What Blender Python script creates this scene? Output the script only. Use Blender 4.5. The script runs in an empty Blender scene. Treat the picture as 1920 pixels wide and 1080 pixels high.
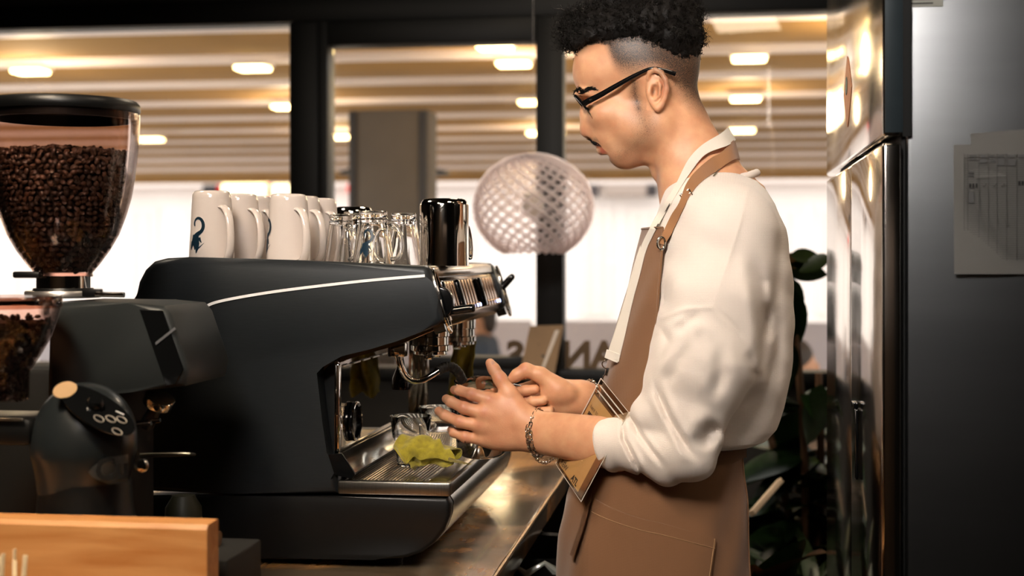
import bpy, bmesh, math, random
import numpy as np
from mathutils import Vector, Matrix, noise as mnoise
from mathutils.bvhtree import BVHTree
random.seed(7); np.random.seed(7)
SC = bpy.context.scene
COL = SC.collection
PI = math.pi
# ------------------------------------------------------------------ camera, world, lights, exposure
YAW = math.radians(8.1); CY, SY = math.cos(YAW), math.sin(YAW)
FPX = 2667.0; CZ = 1.40; HY = 480.0
cam_d = bpy.data.cameras.new('camera'); cam = bpy.data.objects.new('camera', cam_d); COL.objects.link(cam)
cam.location = (0, 0, CZ); cam.rotation_euler = (PI/2, 0, YAW)
cam_d.sensor_width = 36; cam_d.lens = FPX/1920*36; cam_d.shift_y = -(540-HY)/1920
cam_d.dof.use_dof = True; cam_d.dof.focus_distance = 2.5; cam_d.dof.aperture_fstop = 3.0
cam_d.clip_start = 0.05; cam_d.clip_end = 200
SC.camera = cam
SC.view_settings.view_transform = 'Standard'; SC.view_settings.look = 'None'
SC.view_settings.gamma = 1; SC.view_settings.use_curve_mapping = False
SC.view_settings.exposure = 0.0
W = bpy.data.worlds.new('sky'); SC.world = W; W.use_nodes = True
wn = W.node_tree.nodes; wl = W.node_tree.links
bg = wn['Background']; bg.inputs['Strength'].default_value = 3.3
tc = wn.new('ShaderNodeTexCoord'); nz = wn.new('ShaderNodeTexNoise'); nz.inputs['Scale'].default_value = 2.2; nz.inputs['Detail'].default_value = 4
rp = wn.new('ShaderNodeValToRGB'); rp.color_ramp.elements[0].position = .35; rp.color_ramp.elements[0].color = (.93, .95, 1, 1)
rp.color_ramp.elements[1].position = .7; rp.color_ramp.elements[1].color = (1, .99, .96, 1)
wl.new(tc.outputs['Generated'], nz.inputs['Vector']); wl.new(nz.outputs['Fac'], rp.inputs['Fac']); wl.new(rp.outputs['Color'], bg.inputs['Color'])

def area(name, loc, target, size, power, color, sy=None, spread=None):
    l = bpy.data.lights.new(name, 'AREA'); l.energy = power; l.color = color; l.size = size
    if sy: l.shape = 'RECTANGLE'; l.size_y = sy
    if spread: l.spread = math.radians(spread)
    o = bpy.data.objects.new(name, l); COL.objects.link(o); o.location = loc
    o.rotation_euler = (Vector(target)-Vector(loc)).to_track_quat('-Z', 'Y').to_euler()
    return o
WARM = (1.0, .80, .58)
area('ceiling_and_fill_light', (-.5, .5, 2.45), (-.2, 2.6, 1.6), .45, 7.8, (1.0, .91, .83), spread=60)
area('ceiling_and_fill_light', (-1.6, 2.6, 2.7), (-.3, 2.6, 1.3), .35, 14, (1.0, .84, .66))  # added fill light from the left
area('back_wall_fill_light', (-1.0, -1.3, 2.7), (-1.0, -1.6, 1.9), .3, 7, WARM, 2.0)  # added, unseen; lights the back wall for the chrome to reflect
area('back_wall_fill_light', (.5, -1.42, 2.3), (.5, -1.6, 1.95), 1.4, 2.6, (1, .93, .88), .05)  # added strip, lights the wall band mirrored in the refrigerator side
area('ceiling_and_fill_light', (.15, 1.9, 2.68), (.05, 2.3, 1.0), .35, 4, WARM)
area('ceiling_and_fill_light', (.35, 4.2, 2.7), (.3, 3.9, .3), .25, 7, WARM, spread=90)  # added to brighten the dark plant corner
area('ceiling_and_fill_light', (-.35, 3.6, 2.68), (-.35, 3.5, .9), .3, 9, WARM)
area('ceiling_and_fill_light', (-1.0, 1.0, 2.68), (-.9, 1.8, 1.0), .3, 9, WARM, spread=70)  # separate light added to brighten the wooden crate

# ------------------------------------------------------------------ picture measurement -> place helpers
def at(px, py, Y):
    u = (px-960)/FPX; d = Y/(CY+u*SY)
    return Vector((d*(-SY+u*CY), Y, CZ+d*(HY-py)/FPX))
def atx(px, py, X):
    u = (px-960)/FPX; d = X/(-SY+u*CY)
    return Vector((X, d*(CY+u*SY), CZ+d*(HY-py)/FPX))
def proj(P):
    """world points (N,3) -> px, py"""
    d = -SY*P[:, 0]+CY*P[:, 1]; r = CY*P[:, 0]+SY*P[:, 1]
    return 960+FPX*r/d, HY-FPX*(P[:, 2]-CZ)/d
YP = 2.62; S0 = 2.606/FPX
def BP(px, lat, py): return at(px, py, YP+lat*S0)
def sc_at(lat): return (YP+lat*S0)/YP*S0

# ------------------------------------------------------------------ materials
def lin(h):
    h = h.lstrip('#'); v = [int(h[i:i+2], 16)/255 for i in (0, 2, 4)]
    return tuple((c/12.92 if c <= .04045 else ((c+.055)/1.055)**2.4) for c in v)+(1,)
MATS = {}
def M(name, col='#808080', rough=.5, metal=0., var=None, bump=None, coat=0., trans=0., ior=1.45, emit=None, estr=0., sss=0., stretch=None, spec=None, sheen=0., roughvar=None, alpha=None, aniso=0):
    if name in MATS: return MATS[name]
    m = bpy.data.materials.new(name); m.use_nodes = True; MATS[name] = m
    n = m.node_tree.nodes; l = m.node_tree.links; b = n['Principled BSDF']
    c = lin(col) if isinstance(col, str) else col
    b.inputs['Base Color'].default_value = c; b.inputs['Roughness'].default_value = rough; b.inputs['Metallic'].default_value = metal
    b.inputs['IOR'].default_value = ior
    if coat: b.inputs['Coat Weight'].default_value = coat; b.inputs['Coat Roughness'].default_value = .08
    if trans: b.inputs['Transmission Weight'].default_value = trans
    if sss: b.inputs['Subsurface Weight'].default_value = sss; b.inputs['Subsurface Radius'].default_value = (1, .35, .2); b.inputs['Subsurface Scale'].default_value = .006
    if emit: b.inputs['Emission Color'].default_value = lin(emit); b.inputs['Emission Strength'].default_value = estr
    if spec is not None: b.inputs['Specular IOR Level'].default_value = spec
    if sheen: b.inputs['Sheen Weight'].default_value = sheen
    if aniso: b.inputs['Anisotropic'].default_value = aniso
    t = n.new('ShaderNodeTexCoord'); mp = n.new('ShaderNodeMapping'); l.new(t.outputs['Object'], mp.inputs['Vector'])
    if stretch: mp.inputs['Scale'].default_value = stretch
    var = var or (40, .06)
    nt = n.new('ShaderNodeTexNoise'); nt.inputs['Scale'].default_value = var[0]; nt.inputs['Detail'].default_value = 5
    l.new(mp.outputs['Vector'], nt.inputs['Vector'])
    r = n.new('ShaderNodeValToRGB'); a = var[1]
    r.color_ramp.elements[0].color = (c[0]*(1-a), c[1]*(1-a), c[2]*(1-a), 1); r.color_ramp.elements[0].position = .3
    r.color_ramp.elements[1].color = (min(1, c[0]*(1+a)), min(1, c[1]*(1+a)), min(1, c[2]*(1+a)), 1); r.color_ramp.elements[1].position = .7
    l.new(nt.outputs['Fac'], r.inputs['Fac']); l.new(r.outputs['Color'], b.inputs['Base Color'])
    if bump:
        n2 = n.new('ShaderNodeTexNoise'); n2.inputs['Scale'].default_value = bump[0]; n2.inputs['Detail'].default_value = 4
        l.new(mp.outputs['Vector'], n2.inputs['Vector'])
        bu = n.new('ShaderNodeBump'); bu.inputs['Strength'].default_value = bump[1]; bu.inputs['Distance'].default_value = .002
        l.new(n2.outputs['Fac'], bu.inputs['Height']); l.new(bu.outputs['Normal'], b.inputs['Normal'])
    if roughvar:
        n3 = n.new('ShaderNodeTexNoise'); n3.inputs['Scale'].default_value = roughvar[0]; n3.inputs['Detail'].default_value = 3
        l.new(t.outputs['Object'], n3.inputs['Vector'])
        mr = n.new('ShaderNodeMapRange'); mr.inputs['From Min'].default_value = .35; mr.inputs['From Max'].default_value = .65
        mr.inputs['To Min'].default_value = max(0, rough-roughvar[1]); mr.inputs['To Max'].default_value = rough+roughvar[1]
        l.new(n3.outputs['Fac'], mr.inputs['Value']); l.new(mr.outputs['Result'], b.inputs['Roughness'])
    return m
def thin_glass(name, tint='#ffffff', gloss=.08, rough=.02, film=None):
    if name in MATS: return MATS[name]
    m = bpy.data.materials.new(name); m.use_nodes = True; MATS[name] = m
    n = m.node_tree.nodes; l = m.node_tree.links; n.remove(n['Principled BSDF']); out = n['Material Output']
    tr = n.new('ShaderNodeBsdfTransparent'); tr.inputs['Color'].default_value = lin(tint)
    gl = n.new('ShaderNodeBsdfGlossy'); gl.inputs['Roughness'].default_value = rough
    lw = n.new('ShaderNodeLayerWeight'); lw.inputs['Blend'].default_value = .12
    mr = n.new('ShaderNodeMapRange'); mr.inputs['To Min'].default_value = gloss; mr.inputs['To Max'].default_value = .75
    l.new(lw.outputs['Fresnel'], mr.inputs['Value'])
    nt = n.new('ShaderNodeTexNoise'); nt.inputs['Scale'].default_value = 8
    ad = n.new('ShaderNodeMath'); ad.operation = 'MULTIPLY_ADD'; ad.inputs[1].default_value = .02; l.new(nt.outputs['Fac'], ad.inputs[0]); l.new(mr.outputs['Result'], ad.inputs[2])
    mx = n.new('ShaderNodeMixShader'); l.new(ad.outputs[0], mx.inputs['Fac']); l.new(tr.outputs[0], mx.inputs[1]); l.new(gl.outputs[0], mx.inputs[2])
    l.new(mx.outputs[0], out.inputs['Surface'])
    if film:
        df = n.new('ShaderNodeBsdfDiffuse'); df.inputs['Color'].default_value = lin(film[0]); m2 = n.new('ShaderNodeMixShader'); m2.inputs[0].default_value = film[1]
        l.new(mx.outputs[0], m2.inputs[1]); l.new(df.outputs[0], m2.inputs[2]); l.new(m2.outputs[0], out.inputs['Surface'])
    return m
def wood(name, c1, c2, rough=.4, coat=.2, scale=(1, 14, 14), bump=.15, dark=None):
    m = bpy.data.materials.new(name); m.use_nodes = True; MATS[name] = m
    n = m.node_tree.nodes; l = m.node_tree.links; b = n['Principled BSDF']
    t = n.new('ShaderNodeTexCoord'); mp = n.new('ShaderNodeMapping'); mp.inputs['Scale'].default_value = scale
    l.new(t.outputs['Object'], mp.inputs['Vector'])
    a = n.new('ShaderNodeTexNoise'); a.inputs['Scale'].default_value = 3; a.inputs['Detail'].default_value = 8; a.inputs['Distortion'].default_value = 1.2
    l.new(mp.outputs['Vector'], a.inputs['Vector'])
    r = n.new('ShaderNodeValToRGB'); r.color_ramp.elements[0].position = .3; r.color_ramp.elements[0].color = lin(c2)
    r.color_ramp.elements[1].position = .65; r.color_ramp.elements[1].color = lin(c1)
    l.new(a.outputs['Fac'], r.inputs['Fac']); col = r.outputs['Color']
    if dark:
        a2 = n.new('ShaderNodeTexNoise'); a2.inputs['Scale'].default_value = dark[0]; a2.inputs['Detail'].default_value = 6; a2.inputs['Distortion'].default_value = .6
        l.new(t.outputs['Object'], a2.inputs['Vector'])
        r2 = n.new('ShaderNodeValToRGB'); r2.color_ramp.elements[0].position = .42; r2.color_ramp.elements[0].color = (1, 1, 1, 1); r2.color_ramp.elements[1].position = .62; r2.color_ramp.elements[1].color = (0, 0, 0, 1)
        l.new(a2.outputs['Fac'], r2.inputs['Fac'])
        mx = n.new('ShaderNodeMixRGB'); mx.inputs['Color2'].default_value = lin(dark[1]); l.new(r2.outputs['Color'], mx.inputs['Fac'])
        l.new(col, mx.inputs['Color1']); col = mx.outputs['Color']
        mr = n.new('ShaderNodeMapRange'); mr.inputs['To Min'].default_value = rough; mr.inputs['To Max'].default_value = rough*.45
        l.new(r2.outputs['Color'], mr.inputs['Value']); l.new(mr.outputs['Result'], b.inputs['Roughness'])
    else: b.inputs['Roughness'].default_value = rough
    l.new(col, b.inputs['Base Color']); b.inputs['Coat Weight'].default_value = coat; b.inputs['Coat Roughness'].default_value = .2
    bu = n.new('ShaderNodeBump'); bu.inputs['Strength'].default_value = bump; bu.inputs['Distance'].default_value = .001
    l.new(a.outputs['Fac'], bu.inputs['Height']); l.new(bu.outputs['Normal'], b.inputs['Normal'])
    return m
black_frame = M('black_painted_aluminium', '#090b0c', .5, spec=.3)
black_sat = M('black_satin_plastic', '#0a0b0c', .38, var=(60, .15))
black_matte = M('black_matte', '#0b0c0c', .7)
black_gloss = M('black_gloss', '#0a0b0c', .12)
brushed = M('brushed_black_steel', '#202427', .42, .35, var=(30, .22), stretch=(1, 30, 60), bump=(60, .06))
chrome = M('chrome', '#d9d6d0', .06, 1., var=(8, .03))
steel = M('brushed_steel', '#b9b4ac', .24, 1., var=(20, .08), stretch=(1, 1, 40), bump=(60, .04))
steel_dark = M('satin_steel_trim', '#8f8c86', .3, 1., var=(20, .1), stretch=(20, 1, 1))
silver = M('silver', '#d8d5cd', .15, 1.)
glass = M('clear_glass', '#ffffff', .01, 0, trans=1., ior=1.46, var=(5, 0.0))
pane_m = thin_glass('window_glass', '#fbfaf6', .035)
hopper_m = thin_glass('hopper_plastic', '#fdf1ec', .03, .03)
ceramic = M('white_ceramic', '#d6cac2', .12, coat=.6, var=(10, .03))
emblem_m = M('dark_blue_print', '#152a38', .3)
cloth_y = M('yellow_cloth', '#8f831f', .95, var=(90, .25), bump=(700, .6), sheen=.3)
# ------------------------------------------------------------------ object helpers
def link(o, parent=None):
    COL.objects.link(o)
    if parent is not None: o.parent = parent; o.matrix_parent_inverse = parent.matrix_basis.inverted()
    return o
def tag(o, label=None, cat=None, group=None, kind=None):
    if label: o['label'] = label
    if cat: o['category'] = cat
    if group: o['group'] = group
    if kind: o['kind'] = kind
    return o
def thing(name, loc, label, cat, group=None):
    o = bpy.data.objects.new(name, None); o.empty_display_size = .05; o.location = loc; COL.objects.link(o)
    return tag(o, label, cat, group)
def build(name, bm, mat, parent=None, smooth=40, label=None, recalc=True):
    if recalc: bmesh.ops.recalc_face_normals(bm, faces=bm.faces)
    me = bpy.data.meshes.new(name); bm.to_mesh(me); bm.free()
    for m in (mat if isinstance(mat, (list, tuple)) else [mat]): me.materials.append(m)
    if smooth:
        me.polygons.foreach_set('use_smooth', [True]*len(me.polygons)); me.set_sharp_from_angle(angle=math.radians(smooth))
    o = bpy.data.objects.new(name, me); link(o, parent)
    if label: o['label'] = label
    return o
def struct(name, bm, mat, **k):
    o = build(name, bm, mat, **k); o['kind'] = 'structure'; return o
def box(bm, lo, hi, bev=0, mtx=None, mi=0, seg=2):
    lo = Vector(lo); hi = Vector(hi); c = (lo+hi)/2; s = hi-lo
    r = bmesh.ops.create_cube(bm, size=1); vs = r['verts']
    for v in vs: v.co = Vector((v.co.x*s.x, v.co.y*s.y, v.co.z*s.z))+c
    if mi:
        for f in {f for v in vs for f in v.link_faces}: f.material_index = mi
    if bev:
        es = list({e for v in vs for e in v.link_edges})
        rr = bmesh.ops.bevel(bm, geom=es, offset=bev, segments=seg, profile=.5, affect='EDGES')
        vs = list({v for f in rr['faces'] for v in f.verts} | {v for v in vs if v.is_valid})
    if mtx is not None:
        for v in vs: v.co = mtx @ v.co
    return bm
def tube(bm, pts, r, n=10, caps=True, closed=False):
    """tube along points, r scalar or list"""
    pts = [Vector(p) for p in pts]; N = len(pts)
    rs = r if isinstance(r, (list, tuple)) else [r]*N
    rings = []; up = None
    for i, p in enumerate(pts):
        if closed: t = (pts[(i+1) % N]-pts[i-1]).normalized()
        else: t = (pts[min(i+1, N-1)]-pts[max(i-1, 0)]).normalized()
        if up is None:
            up = t.orthogonal().normalized()
        up = (up-t*up.dot(t))
        if up.length < 1e-6: up = t.orthogonal()
        up.normalize(); sd = t.cross(up)
        rings.append([bm.verts.new(p+(up*math.cos(2*PI*k/n)+sd*math.sin(2*PI*k/n))*rs[i]) for k in range(n)])
    M_ = N if closed else N-1
    for i in range(M_):
        a, b = rings[i], rings[(i+1) % N]
        for k in range(n): bm.faces.new((a[k], a[(k+1) % n], b[(k+1) % n], b[k]))
    if caps and not closed:
        bm.faces.new(rings[0][::-1]); bm.faces.new(rings[-1])
    return bm
def bez(ps, n=6):
    """Catmull-Rom through points"""
    ps = [Vector(p) for p in ps]; out = []
    for i in range(len(ps)-1):
        p0 = ps[max(i-1, 0)]; p1 = ps[i]; p2 = ps[i+1]; p3 = ps[min(i+2, len(ps)-1)]
        for k in range(n):
            t = k/n
            out.append(.5*((2*p1)+(-p0+p2)*t+(2*p0-5*p1+4*p2-p3)*t*t+(-p0+3*p1-3*p2+p3)*t**3))
    out.append(ps[-1]); return out
def lathe(bm, prof, n=48, org=(0, 0, 0), axis=None, mi=0):
    """prof list of (r, z); axis matrix optional"""
    org = Vector(org); rings = []
    R = axis if axis is not None else Matrix.Identity(3)
    for r, z in prof:
        if r < 1e-5: rings.append([bm.verts.new(org+R@Vector((0, 0, z)))])
        else: rings.append([bm.verts.new(org+R@Vector((r*math.cos(2*PI*k/n), r*math.sin(2*PI*k/n), z))) for k in range(n)])
    for a, b in zip(rings, rings[1:]):
        for k in range(n):
            if len(a) == 1 and len(b) == 1: break
            if len(a) == 1: f = bm.faces.new((a[0], b[k], b[(k+1) % n]))
            elif len(b) == 1: f = bm.faces.new((a[k], a[(k+1) % n], b[0]))
            else: f = bm.faces.new((a[k], a[(k+1) % n], b[(k+1) % n], b[k]))
            f.material_index = mi
    return bm
def prism(bm, pts, y0, y1, bev=0, seg=2):
    """pts: list of (X,Z), extruded from y0 to y1"""
    n0 = set(bm.verts)
    a = [bm.verts.new((x, y0, z)) for x, z in pts]; b = [bm.verts.new((x, y1, z)) for x, z in pts]; n = len(pts)
    f0 = bm.faces.new(a); f1 = bm.faces.new(b[::-1])
    for i in range(n): bm.faces.new((a[i], b[i], b[(i+1) % n], a[(i+1) % n]))
    if bev:
        es = list(f0.edges)+list(f1.edges)
        bmesh.ops.bevel(bm, geom=es, offset=bev, segments=seg, profile=.5, affect='EDGES', clamp_overlap=True)
    return bm
def axis_to(d):
    return Vector(d).normalized().to_track_quat('Z', 'Y').to_matrix()
def NB(): return bmesh.new()
def text_bm(s, size, mtx, depth=.0004, bold=0., mirror=False, spacing=1.0, align='CENTER'):
    cu = bpy.data.curves.new('txt', 'FONT'); cu.body = s; cu.size = size; cu.extrude = depth; cu.offset = bold; cu.align_x = align; cu.space_character = spacing; cu.resolution_u = 3
    o = bpy.data.objects.new('txt', cu); COL.objects.link(o); bpy.context.view_layer.update()
    dg = bpy.context.evaluated_depsgraph_get(); me = bpy.data.meshes.new_from_object(o.evaluated_get(dg))
    bm = NB(); bm.from_mesh(me); COL.objects.unlink(o); bpy.data.objects.remove(o); bpy.data.curves.remove(cu); bpy.data.meshes.remove(me)
    for v in bm.verts:
        if mirror: v.co.x = -v.co.x
        v.co = mtx @ v.co
    return bm
def copy_tree(o, parent=None):
    c = o.copy(); COL.objects.link(c)
    if parent is not None: c.parent = parent
    for ch in o.children: copy_tree(ch, c)
    return c
def frame(org, ex, ey):
    """matrix with local x=ex, y=ey"""
    ex = Vector(ex).normalized(); ey = Vector(ey); ey = (ey-ex*ey.dot(ex)).normalized(); ez = ex.cross(ey)
    m = Matrix((ex, ey, ez)).transposed().to_4x4(); m.translation = Vector(org); return m

# ------------------------------------------------------------------ signed-distance modelling (organic shapes)
class SDF:
    def __init__(s): s.p = []
    def _add(s, f, lo, hi, k, op): s.p.append((f, np.array(lo, float), np.array(hi, float), k, op))
    def cap(s, a, b, ra, rb, k=.01, op='u'):
        a = np.array(a, float); b = np.array(b, float); ab = b-a; L = max(ab@ab, 1e-12); m = max(ra, rb)
        def f(P):
            t = np.clip(((P-a)@ab)/L, 0, 1); return np.linalg.norm(P-a-t[:, None]*ab, axis=1)-(ra+(rb-ra)*t)
        s._add(f, np.minimum(a, b)-m, np.maximum(a, b)+m, k, op); return s
    def chain(s, pts, rs, k=.006, op='u'):
        for i in range(len(pts)-1): s.cap(pts[i], pts[i+1], rs[i], rs[i+1], k, op)
        return s
    def ell(s, c, r, rot=None, k=.01, op='u'):
        c = np.array(c, float); r = np.array(r, float); R = np.array(rot) if rot is not None else np.eye(3); m = r.max()
        def f(P):
            q = (P-c)@R; k0 = np.linalg.norm(q/r, axis=1); k1 = np.linalg.norm(q/(r*r), axis=1)
            return np.where(k1 > 1e-9, k0*(k0-1)/np.maximum(k1, 1e-9), -r.min())
        s._add(f, c-m, c+m, k, op); return s
    def cyl(s, a, b, ra, rb, rd=.01, k=.01, op='u'):
        a = np.array(a, float); b = np.array(b, float); L = np.linalg.norm(b-a); ax = (b-a)/L; m = max(ra, rb)
        def f(P):
            h = (P-a)@ax; q = np.linalg.norm(P-a-h[:, None]*ax, axis=1); rr = ra+(rb-ra)*np.clip(h/L, 0, 1)
            dx = q-(rr-rd); dz = np.abs(h-L/2)-(L/2-rd)
            return np.minimum(np.maximum(dx, dz), 0)+np.sqrt(np.maximum(dx, 0)**2+np.maximum(dz, 0)**2)-rd
        s._add(f, np.minimum(a, b)-m, np.maximum(a, b)+m, k, op); return s
    def fn(s, f, lo, hi, k=.01, op='u'): s._add(f, lo, hi, k, op); return s
    def ev(s, P, lo=None, hi=None):
        d = np.full(len(P), 1e3)
        for f, l, h, k, op in s.p:
            if lo is not None:
                mg = k+.004
                if op != 'w' and (np.any(l-mg > hi) or np.any(h+mg < lo)): continue
            if op == 'w': d = d+f(P); continue
            e = f(P)
            if op == 'u':
                hh = np.maximum(k-np.abs(d-e), 0)/max(k, 1e-9); d = np.minimum(d, e)-hh*hh*k/4
            elif op == 's':
                e = -e; hh = np.maximum(k-np.abs(d-e), 0)/max(k, 1e-9); d = np.maximum(d, e)+hh*hh*k/4
            elif op == 'i':
                hh = np.maximum(k-np.abs(d-e), 0)/max(k, 1e-9); d = np.maximum(d, e)+hh*hh*k/4
        return d
def sdf_mesh(sd, h, lo=None, hi=None):
    us = [p for p in sd.p if p[4] == 'u']
    if lo is None: lo = np.min([p[1] for p in us], axis=0)-3*h; hi = np.max([p[2] for p in us], axis=0)+3*h
    lo = np.array(lo, float); hi = np.array(hi, float)
    B = 8; bs = B*h; nb = np.ceil((hi-lo)/bs).astype(int)+1
    g = np.stack(np.meshgrid(*[np.arange(n) for n in nb], indexing='ij'), -1).reshape(-1, 3)
    SBn = 4; sup = g//SBn; key = (sup[:, 0]*1000+sup[:, 1])*1000+sup[:, 2]
    order = np.argsort(key, kind='stable'); g = g[order]; key = key[order]
    cuts = np.flatnonzero(np.diff(key))+1
    off = np.stack(np.meshgrid(*[np.arange(B+1)]*3, indexing='ij'), -1).reshape(-1, 3)
    NG = nb*B+2; VK = []; VP = []; QK = []
    cidx = np.stack(np.meshgrid([0, 1], [0, 1], [0, 1], indexing='ij'), -1).reshape(-1, 3)
    edges = [(a, b) for a in range(8) for b in range(a+1, 8) if np.abs(cidx[a]-cidx[b]).sum() == 1]
    def K(c): return (c[:, 0]*NG[1]+c[:, 1])*NG[2]+c[:, 2]
    for gb in np.split(g, cuts):
        blo = lo+gb.min(0)*bs; bhi = lo+(gb.max(0)+1)*bs
        C = lo+(gb+.5)*bs; dc = sd.ev(C, blo-bs, bhi+bs)
        act = gb[np.abs(dc) < bs*.87*1.5+.004]
        if len(act) == 0: continue
        base = act*B
        idx = base[:, None, :]+off[None]
        P = (lo+idx.reshape(-1, 3)*h)
        V = sd.ev(P, blo, bhi).reshape(len(act), B+1, B+1, B+1)
        sg = V < 0
        cnt = sum(sg[:, i:i+B, j:j+B, k:k+B].astype(np.int8) for i, j, k in cidx)
        n_, i_, j_, k_ = np.nonzero((cnt > 0) & (cnt < 8))
        if len(n_):
            cv = np.stack([V[n_, i_+c[0], j_+c[1], k_+c[2]] for c in cidx], 1)
            cell = base[n_]+np.stack([i_, j_, k_], 1)
            acc = np.zeros((len(n_), 3)); num = np.zeros(len(n_))
            for a, b in edges:
                m = (cv[:, a] < 0) != (cv[:, b] < 0)
                t = np.where(m, cv[:, a]/np.where(m, cv[:, a]-cv[:, b], 1), 0)
                acc += m[:, None]*(cidx[a]+(cidx[b]-cidx[a])*t[:, None]); num += m
            VP.append(lo+(cell+acc/num[:, None])*h); VK.append(K(cell))
        for ax in range(3):
            s0 = sg[:, :B, :B, :B]; sl = [slice(0, B)]*3; sl[ax] = slice(1, B+1); s1 = sg[(slice(None),)+tuple(sl)]
            m = s0 != s1; n2, i2, j2, k2 = np.nonzero(m)
            if not len(n2): continue
            c = base[n2]+np.stack([i2, j2, k2], 1); u = (ax+1) % 3; v = (ax+2) % 3
            eu = np.zeros(3, int); eu[u] = 1; ev_ = np.zeros(3, int); ev_[v] = 1
            q = np.stack([K(c-eu-ev_), K(c-ev_), K(c), K(c-eu)], 1)
            fl = ~s0[n2, i2, j2, k2]; q[fl] = q[fl][:, ::-1]; QK.append(q)
    VK = np.concatenate(VK); VP = np.concatenate(VP); QK = np.concatenate(QK)
    o = np.argsort(VK); VK = VK[o]; VP = VP[o]
    qi = np.clip(np.searchsorted(VK, QK), 0, len(VK)-1); ok = (VK[qi] == QK).all(1)
    return VP, qi[ok]
def mesh_obj(name, V, Q, mat, parent=None, smooth=True, label=None):
    me = bpy.data.meshes.new(name); V = np.asarray(V, dtype=np.float32); Q = np.asarray(Q, dtype=np.int32)
    me.vertices.add(len(V)); me.vertices.foreach_set('co', V.ravel())
    me.loops.add(Q.size); me.loops.foreach_set('vertex_index', Q.ravel())
    me.polygons.add(len(Q)); me.polygons.foreach_set('loop_start', np.arange(len(Q), dtype=np.int32)*Q.shape[1])
    me.update(calc_edges=True); me.validate()
    if smooth: me.polygons.foreach_set('use_smooth', [True]*len(me.polygons))
    me.materials.append(mat); o = bpy.data.objects.new(name, me); link(o, parent)
    if label: o['label'] = label
    return o
def vcol(o, name, arr):
    a = o.data.color_attributes.new(name, 'FLOAT_COLOR', 'POINT'); c = np.ones((len(o.data.vertices), 4), np.float32); c[:, :arr.shape[1]] = arr
    a.data.foreach_set('color', c.ravel())
def sst(x, a, b):
    t = np.clip((x-a)/(b-a), 0, 1); return t*t*(3-2*t)
# ================================================================== THE SETTING
XL, XR, YB, YF, ZC = -3.3, 1.25, -1.6, 4.8, 2.75
tile = M('dark_floor_tiles', '#2a2623', .35, var=(3, .2))
plaster = M('dark_plaster', '#1a1815', .8, var=(6, .12), bump=(80, .1))
warmwall = M('warm_grey_plaster', '#5a4a3c', .8, var=(4, .1), bump=(80, .1))
bm = NB(); box(bm, (XL, YB, -.1), (XR, YF+.1, 0)); struct('floor', bm, tile)
bm = NB(); box(bm, (XL, YB, ZC), (XR, YF+.1, ZC+.1)); struct('ceiling', bm, plaster)
bm = NB(); box(bm, (XL-.1, YB, 0), (XL, YF+.1, ZC)); struct('wall_left', bm, plaster)
bm = NB(); box(bm, (XR, YB, 0), (XR+.1, YF+.1, ZC)); struct('wall_right', bm, plaster)
bm = NB(); box(bm, (XL, YB-.1, 0), (XR, YB, ZC)); struct('wall_back', bm, warmwall)
def wx(px): return at(px, 480, YF).x
zh = at(800, 38, YF).z; zs = at(1300, 700, YF).z; ztop = at(300, 6, YF).z
bm = NB(); box(bm, (XL, YF, 0), (XR, YF+.1, zs-.03)); box(bm, (XL, YF, ztop), (XR, YF+.1, ZC))
struct('wall_front', bm, plaster)
bm = NB(); box(bm, (XL, YF-.03, zh), (XR, YF+.09, ztop-.002), .004); struct('trim_1', bm, black_frame)
bm = NB(); box(bm, (XL, YF-.03, zs-.03), (XR, YF+.1, zs+.01), .004); struct('trim_2', bm, black_frame)
x0, x1, x2, x3, x4 = XL, wx(547), wx(602), wx(1008), wx(1058)
bm = NB(); box(bm, (x1, YF-.03, zs+.011), (x2-.001, YF+.09, zh-.001), .004); struct('trim_3', bm, black_frame)
def pane(name, a, b, za, zb):
    w = struct(name, box(NB(), (a, YF+.035, za), (b, YF+.041, zb)), pane_m, smooth=0)
    w['label'] = 'clear window pane'
    return w
pane('window_1', XL+.002, x1-.001, zs+.011, zh-.001)
pane('window_3', x4+.001, XR-.002, zs+.011, zh-.001)
# middle sash: frame and pane
zt = at(810, 84, YF).z
sash = struct('window_2', box(NB(), (wx(620), YF+.034, zs+.05), (x3, YF+.04, zt)), pane_m, smooth=0)
fr = NB(); box(fr, (x2, YF-.045, zs+.012), (wx(620), YF+.06, zh-.002), .003); build('jamb', fr, black_frame, sash)
fr = NB(); box(fr, (x3, YF-.045, zs+.012), (x4, YF+.06, zh-.002), .003); build('jamb', fr, black_frame, sash)
fr = NB(); box(fr, (wx(620)+.001, YF-.045, zt), (x3-.001, YF+.06, zh-.002), .003); build('top_rail', fr, black_frame, sash)
fr = NB(); box(fr, (wx(620)+.001, YF-.045, zs+.012), (x3-.001, YF+.06, zs+.05), .003); build('bottom_rail', fr, black_frame, sash)
bronze = M('bronze_vinyl_lettering', '#5b4322', .5)
def letter(ch, px, mirror=True):
    p = at(px, 690, YF+.03); m = frame((p.x, YF+.03, p.z), (1, 0, 0), (0, 0, 1))
    s = at(px, 640, YF).z-at(px, 690, YF).z
    bm = text_bm(ch, s/.70, m, .001, .0055, mirror)
    o = build('window_letter', bm, bronze, None, 0)
    tag(o, {'N': 'mirrored brown letter N stuck on the window glass', 'A': 'brown letter A on the glass behind the lanyard', 'S': 'brown letter S half hidden behind the leaning card'}[ch], 'letter', 'vinyl letters on the shop window')
for ch, px in (('N', 1081), ('A', 1132), ('S', 966)): letter(ch, px)

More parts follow.
